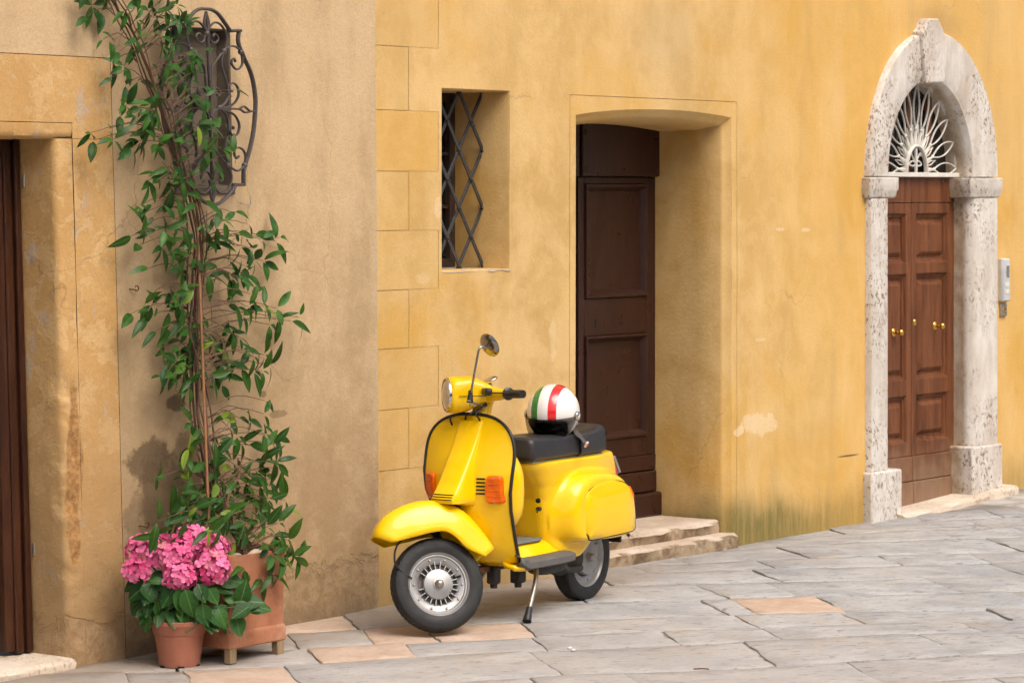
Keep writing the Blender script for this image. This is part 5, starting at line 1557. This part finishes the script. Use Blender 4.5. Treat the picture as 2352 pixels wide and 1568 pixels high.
def stone_lump(name, c, r, mat, parent, sd):
    q = MB().grid(lambda u, v: (c[0] + r[0] * math.cos(2 * math.pi * u) * math.sin(math.pi * v) * (1 + .15 * nz(u * 3 + sd, v * 3, 1)), c[1] + r[1] * math.sin(2 * math.pi * u) * math.sin(math.pi * v), c[2] - r[2] * math.cos(math.pi * v) * (1 + .15 * nz(u * 3, v * 3 + sd, 2))), 12, 8, wrap_u=True)
    return q.build(name, mat, parent, smooth=180)
for k, (dx, dy, r, lab) in enumerate(((.055, -.125, .045, 'largest pale pebble on the planter soil near its front rim'), (-.075, -.115, .034, 'grey brown pebble on the planter soil above the hydrangea'), (-.135, -.07, .030, 'pebble on the planter soil at its left end'))):
    p = (pcx + dx, pcy + dy, pz + .435)
    tag(stone_lump('pebble', p, (r * 1.25, r * .8, r * .62), 'pebble', None, k * 3.0), lab, 'pebble', 'pebbles on the planter soil')

# ------------------------------------------------------------------ leaf meshes (unit length along +x, upper side +z)
def leaf_mesh(name, wd, tip, droop, fold, mat, n=6, serr=0.0, base=.02):
    vs, fs = [], []
    for i in range(n + 1):
        t_ = i / n
        w = wd * (math.sin(math.pi * min(1, t_ ** tip)) ** .85) + base * (1 - t_) * .2
        if i == n: w = .004
        z = -droop * t_ * t_
        e = serr * (1 if i % 2 else -1) if 0 < i < n else 0
        vs += [(t_ + e, w, z + fold * w), (t_, 0, z), (t_ + e, -w, z + fold * w)]
    for i in range(n):
        a = 3 * i
        fs += [(a, a + 1, a + 4, a + 3), (a + 1, a + 2, a + 5, a + 4)]
    me = bpy.data.meshes.new(name); me.from_pydata(vs, [], fs)
    me.polygons.foreach_set('use_smooth', [True] * len(me.polygons)); me.materials.append(MATS[mat]); me.update()
    bm = bmesh.new(); bm.from_mesh(me); 
    for f in bm.faces:
        f.normal_update()
        if f.normal.z < 0: f.normal_flip()
    bm.to_mesh(me); bm.free()
    return me
VL = [leaf_mesh('leaf', .180, .84, .24, .30, 'vine_leaf'), leaf_mesh('leaf', .150, .90, .45, .25, 'vine_leaf'), leaf_mesh('leaf', .205, .80, .10, .40, 'vine_leaf'), leaf_mesh('leaf', .165, .95, .62, .15, 'vine_leaf')]
def leaf_matrix(p, d, nrm, L, roll=0.0):
    x = d.normalized(); z = (nrm - x * nrm.dot(x))
    if z.length < 1e-4: z = Vector((0, 0, 1)) - x * x.z
    z.normalize(); y = z.cross(x)
    M = Matrix((( x.x, y.x, z.x, p.x), (x.y, y.y, z.y, p.y), (x.z, y.z, z.z, p.z), (0, 0, 0, 1)))
    return M @ Matrix.Rotation(roll, 4, 'X') @ Matrix.Diagonal((L, L, L, 1))

# ------------------------------------------------------------------ climber on the tan wall
rv = random.Random(5)
vine = tag(empty('climbing_plant', (pcx, pcy, pz)), 'leafy green climber growing from the terracotta planter up the tan wall', 'climber')
vinv = Matrix.Translation((-pcx, -pcy, -pz))
S_MAIN = [(546, 1262), (522, 1200), (492, 1120), (468, 1040), (456, 960), (450, 850), (446, 760), (450, 660), (455, 560), (440, 470), (420, 400), (396, 320), (375, 250), (345, 180), (320, 110), (290, 50), (262, 0), (236, -50), (205, -100)]
def depth_at(v):                                  # how far the stems stand off the wall
    return lerp_table([(-100, -.12), (0, -.13), (400, -.17), (700, -.16), (1000, -.20), (1180, -.32), (1262, -.42)], v)
def vpt(u, v, dy=0.0): return on_wall(u, v, depth_at(v) + dy)
stems = []
for k, (off, wob, r0, yo) in enumerate([(0, 3, .0085, 0), (6, 8, .0065, -.02), (-8, 9, .006, .02), (14, 12, .005, -.035), (-16, 10, .0045, .01), (22, 16, .004, -.01), (4, 20, .0038, -.05)]):
    pts = []
    for i, (u, v) in enumerate(S_MAIN):
        if k >= 5 and v < 120: break
        f = sstep(0, 3, i)
        pts.append(vpt(u + (off + wob * nz(i * .9, k * 3.1, 1)) * f + (rv.uniform(-14, 22) if i == 0 else 0), v, yo * f))
    sp_ = smooth_path(pts, 4)
    sp_ = [p + Vector((.006 * nz(j * .35, k, 5), .010 * nz(j * .3, k, 9), 0)) for j, p in enumerate(sp_)]
    stems.append(sp_)
    q = MB(); q.tube([vinv @ p for p in sp_], [r0 * (1 - .55 * j / len(sp_)) for j in range(len(sp_))], 6); q.build('stem', 'vine_wood', vine, smooth=60)
def z2(x, y): return (165.4 + x * .4102, y * .4102)
def z3(x, y): return (183.8 + x * .4102, 597.2 + y * .4102)
def z4(x, y): return (257.3 + x * .2385, 1194.4 + y * .2385)
C2 = '110,30,4;90,90,1;165,60,2;175,222,1;235,235,2;265,290,1;230,345,2;290,370,5;300,480,2;225,435,1;370,455,2;300,60,4;360,110,4;430,60,5;520,50,6;580,30,5;600,110,6;540,150,6;460,100,5;560,220,6;490,200,4;640,130,4;500,260,3;530,360,5;480,400,4;590,400,5;650,350,5;690,310,3;735,280,1;690,400,3;620,450,4;720,490,3;740,550,4;855,520,1;910,500,1;660,540,4;650,600,5;730,620,3;300,590,6;380,600,5;360,650,4;430,620,4;470,600,2;270,640,2;110,740,1;120,785,2;210,720,2;230,780,4;380,790,7;340,830,3;470,800,5;420,740,4;440,700,3;560,740,5;620,680,4;700,700,4;790,720,4;740,760,4;860,770,2;840,830,3;900,860,2;760,850,3;790,900,2;640,800,3;590,920,4;710,880,2;650,990,3;720,980,2;780,1010,2;700,1060,3;730,1120,2;690,1140,1;600,1130,1;540,940,1;480,980,2;430,1010,3;490,1010,1;380,1150,3;410,1190,2;450,1140,1;530,1150,1;510,1200,2;460,1210,1;400,1260,2;335,1320,1;380,1370,1;430,1310,1;480,1290,1;520,1290,4;580,1240,2;620,1260,2;500,1380,4;560,1380,2;610,1400,3;690,1300,2;760,1300,2;800,1290,2;850,1240,2;900,1185,1;975,1250,1;800,1330,1;870,1330,2;920,1300,3;1015,1310,1;1000,1390,4;940,1380,3;1060,1340,2;1140,1350,2;1070,1460,3;1020,1460,3;970,1490,3;780,1470,1;820,1510,1;720,1500,2;590,1480,3;630,1500,3;430,1500,1;900,1550,3;1160,1330,1'
C3 = '415,180,1;360,245,2;400,250,3;430,260,2;290,298,1;365,320,1;515,190,5;575,170,4;545,240,3;580,260,2;500,285,2;570,340,2;590,330,1;430,395,1;505,385,1;480,480,4;550,480,3;620,490,3;640,390,2;580,540,4;540,570,4;470,600,2;460,650,3;530,640,4;600,600,3;570,690,2;640,660,1;735,20,1;775,55,1;710,100,2;840,100,4;830,150,3;890,110,3;920,80,3;955,190,2;825,250,1;870,260,3;945,260,3;910,310,2;1030,260,3;1100,270,2;1110,330,2;1060,360,3;1180,340,1;1225,320,2;775,360,1;790,430,4;850,410,4;890,430,3;910,495,1;810,500,2;740,560,4;790,570,4;830,580,3;760,600,2;720,650,3;715,710,1;790,690,2;800,650,1;900,600,2;970,540,3;1030,530,3;970,620,3;1020,620,3;1060,590,2;1035,785,1;780,865,1;885,880,1;925,840,1;945,900,3;1030,860,2;680,940,1;735,920,2;835,940,2;780,1000,3;880,980,3;900,1020,2;940,1030,1;1030,970,3;1090,985,3;1040,1060,2;1080,1030,2;1000,1130,2;970,1120,1;1100,1130,4;1130,1160,3;620,1040,2;615,1110,2;660,1150,2;730,1100,4;700,1160,3;770,1160,3;770,1090,3;880,1150,3;840,1190,3;880,1220,3;930,1240,3;920,1200,2;430,1215,2;475,1190,1;520,1240,2;610,1220,2;575,1240,2;560,1310,4;540,1310,2;600,1350,3;660,1310,4;640,1390,4;740,1360,4;1005,1260,2;990,1330,4;1050,1340,4;920,1330,3;840,1310,3;810,1360,2;890,1400,3;1000,1400,3;1150,1400,1;1150,1340,2;1105,1470,1;970,1450,4;430,1465,2;500,1420,4;560,1450,4;600,1490,3;680,1430,3;770,1420,3;780,1480,3;880,1440,3;930,1520,3;1010,1500,2;1080,1540,4;430,1540,4;1160,1550,2'
C4 = '1500,250,5;1540,330,5;1600,290,4;1650,340,3;1700,190,2;1740,350,3;1790,360,2;1660,380,3;1450,380,1;1270,460,2;1320,470,1;1340,530,2;1360,590,1;1440,550,3;1540,520,2;1550,440,2;1180,200,2;1290,110,2;1500,420,1;1480,60,3;1590,30,1;1030,50,3;920,100,3'
clusters = []
for src, fn_ in ((C2, z2), (C3, z3), (C4, z4)):
    for e in src.split(';'):
        x, y, k = e.split(','); u, v = fn_(float(x), float(y))
        clusters.append((u, v, int(k), fn_ is z4))
for (u, v, k) in ((200, -18, 4), (250, -30, 6), (310, -25, 6), (370, -25, 5), (225, -50, 5), (290, -60, 6), (350, -55, 4), (400, -20, 3)): clusters.append((u, v, k, False))
for i in range(len(S_MAIN) - 4):                       # leaves close in along the stems
    for j in range(3 if S_MAIN[i][1] > 430 else 1):
        f = rv.random(); (u0, v0), (u1, v1) = S_MAIN[i], S_MAIN[i + 1]
        clusters.append((u0 + (u1 - u0) * f + rv.uniform(-34, 38), v0 + (v1 - v0) * f, 3, False))
for j in range(16): clusters.append((rv.uniform(395, 620), rv.uniform(1075, 1235), 3, False))
allstem = [p for s_ in stems[:5] for p in s_]
leaves = []; twigs = MB()
for (u, v, k, over) in clusters:
    dy = rv.uniform(-.07, .05)
    p = on_wall(u, v, rv.uniform(-.60, -.50)) if over else vpt(u, v, dy)
    if p.y > -.085: p = on_wall(u, v, -.085)
    if u > 440 and v < 440 and p.y > -.16: p = on_wall(u, v, rv.uniform(-.26, -.17))     # in front of the ironwork
    # twig from a lower point of the nearest stem
    best = min(allstem, key=lambda s_: (s_ - p).length + (.0 if s_.z < p.z + .02 else .12))
    src = best
    mid = src.lerp(p, .5) + Vector((0, -.01, .035 * min(1, (p - src).length / .15)))
    path = smooth_path([src, mid, p], 4)
    path = [w + Vector((.006 * nz(j * .8, u, 2), 0, .006 * nz(j * .8, v, 4))) if 0 < j < len(path) - 1 else w for j, w in enumerate(path)]
    twigs.tube([vinv @ w for w in path], [.0026 - .0014 * j / len(path) for j in range(len(path))], 5)
    out = (p - src); out.y = 0
    oa = math.atan2(out.z, out.x) if out.length > .02 else rv.uniform(0, 6.28)
    for j in range(k):
        if k == 1: a = oa + rv.uniform(-.5, .5)
        else: a = oa + (j - (k - 1) / 2) * (5.2 / k) + rv.uniform(-.35, .35)
        d = Vector((math.cos(a), rv.uniform(-.65, .05), math.sin(a) * .8 - .38))
        nrm = Vector((rv.uniform(-.5, .4), -.75, .55 + rv.uniform(-.25, .35)))
        L = (rv.uniform(.066, .108) if rv.random() < .8 else rv.uniform(.035, .06)) * (1.1 if k <= 2 else 1)
        if v < 430: L *= .88
        base = p + d.normalized() * rv.uniform(.004, .012)
        leaves.append((leaf_matrix(base, d, nrm, L, rv.uniform(-.5, .5)), rv.randrange(4), L, base))
twigs.build('twigs', 'twig', vine, smooth=60)['kind'] = 'stuff'
for kk in range(26):                              # bare runners between the stems
    v = 150 + kk * 41 + rv.uniform(-15, 15); s0 = min(stems[rv.randrange(4)], key=lambda s_: abs(s_.z - vpt(450, v).z))
    e_ = s0 + Vector((rv.uniform(-.14, .22), rv.uniform(-.04, .03), rv.uniform(.04, .22)))
    q = MB(); q.tube([vinv @ w for w in smooth_path([s0, s0.lerp(e_, .4) + Vector((.03 * rv.uniform(-1, 1), -.02, -.02)), e_], 5)], [.0024 - .0001 * j for j in range(11)], 5); q.build('runner', 'twig', vine, smooth=60)
print('vine leaves', len(leaves))
leaves.sort(key=lambda l: -l[2] + .25 * l[3].y)
for M, kd, L, b_ in leaves[:300]: place(VL[kd], 'leaf', vine, vinv @ M)
rest = MB()
for M, kd, L, b_ in leaves[300:]:
    me = VL[kd]; MM_ = vinv @ M
    rest.add([MM_ @ v_.co for v_ in me.vertices], [tuple(p_.vertices) for p_ in me.polygons])
if rest.v:
    me = bpy.data.meshes.new('foliage'); me.from_pydata(rest.v, [], rest.f); me.polygons.foreach_set('use_smooth', [True] * len(me.polygons)); me.materials.append(MATS['vine_leaf_mass'])
    o = bpy.data.objects.new('foliage', me); COL.objects.link(o); o.parent = vine; o['kind'] = 'stuff'
# bamboo cane in the planter
q = MB(); c0, c1 = vpt(482, 1262, .03), vpt(451, 452, .012)
pts = [c0.lerp(c1, i / 24) for i in range(25)]; q.tube(pts, [.0062 + (.0010 if i % 4 == 0 else 0) for i in range(25)], 10)
tag(q.build('cane', 'cane', None, smooth=40), 'reddish bamboo cane tied among the climber stems', 'cane')

# ------------------------------------------------------------------ hydrangea in its plastic pot
gp = on_level(412, 1528, ground_z(-1.9, -.55))
pot = tag(empty('flower_pot', gp), 'round brown plastic flower pot with broad rim standing before the planter', 'flower pot')
MB().lathe([(.0, .002), (.084, .002), (.086, .006), (.088, .030), (.106, .138), (.110, .140), (.1115, .146), (.1135, .150), (.1195, .176), (.1225, .180), (.1235, .196), (.120, .199), (.1135, .197), (.1105, .17), (0, .168)], 56, cap=False).build('pot', 'plastic_pot', pot, smooth=32)
MB().grid(lambda u, v: (.113 * v * math.cos(2 * math.pi * u), .113 * v * math.sin(2 * math.pi * u), .178 + .008 * nz(u * 9, v * 5, 2)), 24, 5, wrap_u=True).build('soil', 'soil', pot, smooth=180)
for k in range(6):
    a = 2 * math.pi * (k + .3) / 6
    MB().box((-.014, -.006, -.001), (.014, .004, .010)).xform(Matrix.Rotation(a, 4, 'Z') @ Matrix.Translation((0, -.083, 0))).build('drain_notch', 'slot_black', pot)
hyd = tag(empty('hydrangea', gp + Vector((0, 0, .18))), 'pink hydrangea in bloom in the round brown pot', 'hydrangea')
hinv = Matrix.Translation(-(gp + Vector((0, 0, .18))))
dep0 = (gp - CAM).dot(VIEW)
def hpt(u, v, dd=0.0): return CAM + (VIEW + RIGHT * ((u - CX_PX) / F_PX) - UP * ((v - HY_PX) / F_PX)) * (dep0 + dd)
# floret: four rounded cupped petals, unit radius
def floret_mesh(sd):
    r_ = random.Random(sd); vs, fs = [], []
    for k in range(4):
        a = math.pi / 2 * k + r_.uniform(-.12, .12); ca, sa = math.cos(a), math.sin(a); o = len(vs)
        cup = r_.uniform(.05, .32); tw = r_.uniform(-.15, .15)
        for (x, w) in ((.06, .05), (.35, .34), (.70, .50), (.95, .36), (1.05, .10)):
            for s_ in (-1, 0, 1):
                z = cup * x * x + .10 * abs(s_) * w + tw * s_ * w
                vs.append((x * ca - s_ * w * sa, x * sa + s_ * w * ca, z + .02 * (k % 2)))
        for i in range(4):
            for j in range(2): fs.append((o + 3 * i + j, o + 3 * i + j + 1, o + 3 * i + j + 4, o + 3 * i + j + 3))
    me = bpy.data.meshes.new('floret'); me.from_pydata(vs, [], fs); me.polygons.foreach_set('use_smooth', [True] * len(me.polygons)); me.materials.append(MATS['petal']); me.update()
    return me
FM = [floret_mesh(k) for k in range(6)]
rh = random.Random(11)
HEADS = [(334, 1266, 46, .0, 46), (313, 1308, 30, -.06, 24), (398, 1278, 44, -.04, 46), (440, 1248, 46, .05, 46), (414, 1322, 38, -.10, 40), (488, 1302, 43, -.05, 46), (488, 1262, 38, .03, 36), (370, 1250, 34, .06, 14)]
hub = Vector((0, 0, 0))
for (u, v, r_px, dd, cnt) in HEADS:
    c = hinv @ hpt(u, v, dd); r = r_px / 520.0 * .92
    q = MB().grid(lambda a_, b_: (c.x + r * .72 * math.cos(2 * math.pi * a_) * math.sin(math.pi * b_), c.y + r * .78 * math.sin(2 * math.pi * a_) * math.sin(math.pi * b_), c.z - r * .62 * math.cos(math.pi * b_)), 16, 10, wrap_u=True)
    fh = q.build('flower_head', 'flower_core', hyd, smooth=180)
    q = MB(); q.tube(smooth_path([Vector((rh.uniform(-.03, .03), rh.uniform(-.03, .03), 0)), Vector((c.x * .45, c.y * .45, c.z * .55)), Vector((c.x, c.y, c.z - r * .3))], 5), .0045, 7); q.build('flower_stem', 'green_stem', hyd, smooth=60)
    for k in range(cnt):                          # golden spiral over the camera-side dome
        t_ = (k + .5) / cnt; zz_ = 1 - 1.55 * t_; ph = k * 2.39996 + rh.uniform(-.2, .2)
        s_ = math.sqrt(max(0, 1 - zz_ * zz_)); d = Vector((s_ * math.cos(ph), s_ * math.sin(ph), zz_))
        ax = (Vector((-.45, -.55, .72))).normalized()
        d = Vector((0, 0, 1)).rotation_difference(ax) @ d
        p = c + Vector((d.x * r, d.y * r, d.z * r * .86)) * rh.uniform(.84, 1.08)
        nrm = (d + Vector((rh.uniform(-.3, .3), rh.uniform(-.3, .3), rh.uniform(-.25, .35)))).normalized()
        M = Matrix.Translation(p) @ nrm.to_track_quat('Z', 'Y').to_matrix().to_4x4() @ Matrix.Rotation(rh.uniform(0, 6.28), 4, 'Z') @ Matrix.Scale(rh.uniform(.0185, .0255), 4)
        place(FM[rh.randrange(6)], 'floret', fh, M)
HL = [leaf_mesh('leaf', .36, .78, .22, .22, 'hydrangea_leaf', 10, .012), leaf_mesh('leaf', .33, .82, .40, .18, 'hydrangea_leaf', 10, .012), leaf_mesh('leaf', .38, .75, .10, .25, 'hydrangea_leaf', 10, .012)]
# (base u, v, depth) -> (tip u, v)
HLV = [(345, 1335, -.05, 296, 1372), (322, 1330, -.02, 284, 1350), (352, 1345, -.08, 332, 1386), (365, 1325, -.06, 385, 1362), (375, 1335, -.1, 352, 1330), (395, 1345, -.11, 388, 1398), (412, 1348, -.13, 424, 1408), (425, 1352, -.14, 446, 1420), (400, 1350, -.12, 372, 1392),
       (455, 1340, -.12, 470, 1378), (470, 1345, -.12, 448, 1372), (478, 1350, -.10, 500, 1385), (490, 1345, -.04, 535, 1356), (495, 1330, -.03, 555, 1330), (465, 1385, -.12, 470, 1432), (475, 1390, -.10, 452, 1428), (500, 1395, -.08, 518, 1432), (520, 1390, -.06, 496, 1410),
       (552, 1385, -.04, 565, 1338), (552, 1390, -.04, 592, 1392), (555, 1388, -.06, 545, 1412), (540, 1382, -.04, 515, 1370), (560, 1392, -.03, 618, 1390), (540, 1412, -.06, 552, 1458), (345, 1375, -.06, 335, 1412), (362, 1380, -.08, 372, 1420), (350, 1395, -.05, 322, 1428), (340, 1405, -.07, 330, 1450),
       (385, 1400, -.09, 372, 1432), (395, 1402, -.09, 402, 1440), (430, 1405, -.1, 438, 1440), (410, 1395, -.1, 420, 1422), (480, 1418, -.08, 500, 1446), (440, 1420, -.08, 430, 1448), (455, 1318, -.05, 462, 1350), (375, 1310, -.03, 352, 1345), (470, 1285, .0, 452, 1262), (420, 1365, -.06, 445, 1385),
       (350, 1362, .0, 312, 1385), (325, 1370, .05, 305, 1410), (500, 1370, .05, 530, 1400), (470, 1400, .04, 500, 1425), (360, 1405, .05, 350, 1440), (440, 1400, .0, 465, 1440), (515, 1430, .0, 522, 1452), (395, 1375, .03, 405, 1415)]
HLV += [(u0 + rh.uniform(-26, 26), v0 + rh.uniform(-14, 16), dd + rh.uniform(-.02, .06), u1 + rh.uniform(-26, 26), v1 + rh.uniform(-16, 14)) for (u0, v0, dd, u1, v1) in HLV[::2]]
for k, (u0, v0, dd, u1, v1) in enumerate(HLV):
    a = hinv @ hpt(u0, v0, dd); b_ = hinv @ hpt(u1, v1, dd - rh.uniform(.0, .04))
    d = b_ - a; L = min(.125, max(.055, d.length * 1.08))
    nrm = Vector((-.55, -.55, .62)) + Vector((rh.uniform(-.3, .3), rh.uniform(-.3, .3), rh.uniform(-.2, .3)))
    place(HL[k % 3], 'leaf', hyd, leaf_matrix(a, d, nrm, L, rh.uniform(-.2, .2)))
    if k % 2 == 0:
        q = MB(); q.tube(smooth_path([Vector((rh.uniform(-.04, .04), rh.uniform(-.04, .04), .0)), Vector((a.x * .5, a.y * .5, a.z * .75)), a], 4), .003, 6); q.build('leaf_stem', 'green_stem', hyd, smooth=60)
q = MB(); s0 = gp + Vector((-.02, -.07, .17)); q.tube([s0, s0 + Vector((.004, -.004, .14))], .0035, 8)
tag(q.build('plant_stake', 'green_stick', None, smooth=50), 'thin green plastic stake stuck in the hydrangea pot', 'stake')

# ------------------------------------------------------------------ litter on the stones
lp_ = on_level(497, 1506, ground_z(-1.63, -.48)); me = leaf_mesh('fallen_leaf', .34, .8, -.10, .3, 'dead_leaf')
o = place(me, 'fallen_leaf', None, leaf_matrix(lp_ + Vector((-.01, .01, .006)), Vector((.75, -.66, .02)), Vector((-.1, -.2, 1)), .055)); tag(o, 'yellow fallen leaf on the stones under the terracotta planter', 'leaf')
for k, (u, v, r, lab) in enumerate(((1309, 1484, .011, 'white pebble in the paving joint, the larger one in front of the scooter'), (1317, 1488, .009, 'smaller white pebble in the paving joint in front of the scooter'))):
    p = on_level(u, v, .004); g_ = ground_z(p.x, p.y)
    tag(stone_lump('pebble', (p.x, p.y, g_ + .004), (r * 1.2, r, r * .6), 'pebble_white', None, 9.0 + k), lab, 'pebble')
for k, (u, v, lab) in enumerate(((1613, 1672 / 1.0884, 'short dry twig on the grey paving right of the scooter'),)):
    p = on_level(u, v, .012); q = MB(); q.tube([(p.x - .02, p.y + .03, .013), (p.x, p.y, .016), (p.x + .02, p.y - .02, .013)], .003, 5); tag(q.build('dry_twig', 'rust', None), lab, 'twig')
# ------------------------------------------------------------------ added houses across the lane (unseen, behind the viewer; they show in the paintwork and shut off the low sky)
flat('far_plaster', (.44, .33, .20), .9, var=.2)
flat('far_plaster_grey', (.40, .35, .28), .9, var=.2)
flat('shutter_green', (.05, .08, .055), .6)
for k, (x0, x1, y, h, mt, lab) in enumerate(((-44, -21.2, -24.0, 7.0, 'far_plaster', 'unseen ochre house added across the lane at the lower end'), (-21, -5.2, -26.0, 6.6, 'far_plaster_grey', 'unseen grey plastered house added across the lane'), (-5, 16, -21.0, 6.2, 'far_plaster', 'unseen low ochre house added across the lane at the upper end'))):
    hs = tag(empty('added_house', ((x0 + x1) / 2, y, 0)), lab, 'house')
    w2 = (x1 - x0) / 2
    MB().box((-w2, -6, -.5), (w2, 0, h)).build('wall', mt, hs)
    MB().prism([(-6.4, h), (.5, h), (.5, h + .12), (-3, h + 1.2), (-6.4, h + .12)], (0, 1, 0), (0, 0, 1), (1, 0, 0), 2 * w2, (-w2, 0, 0)).build('roof', 'terracotta', hs)
    n = int((x1 - x0) / 3)
    for i in range(n):
        for fl in range(2):
            cx = -w2 + (i + .5) * (x1 - x0) / n
            MB().box((cx - .5, -.02, 1.2 + fl * 3), (cx + .5, .05, 2.8 + fl * 3)).build('window', 'shutter_green', hs, bevel=.01)
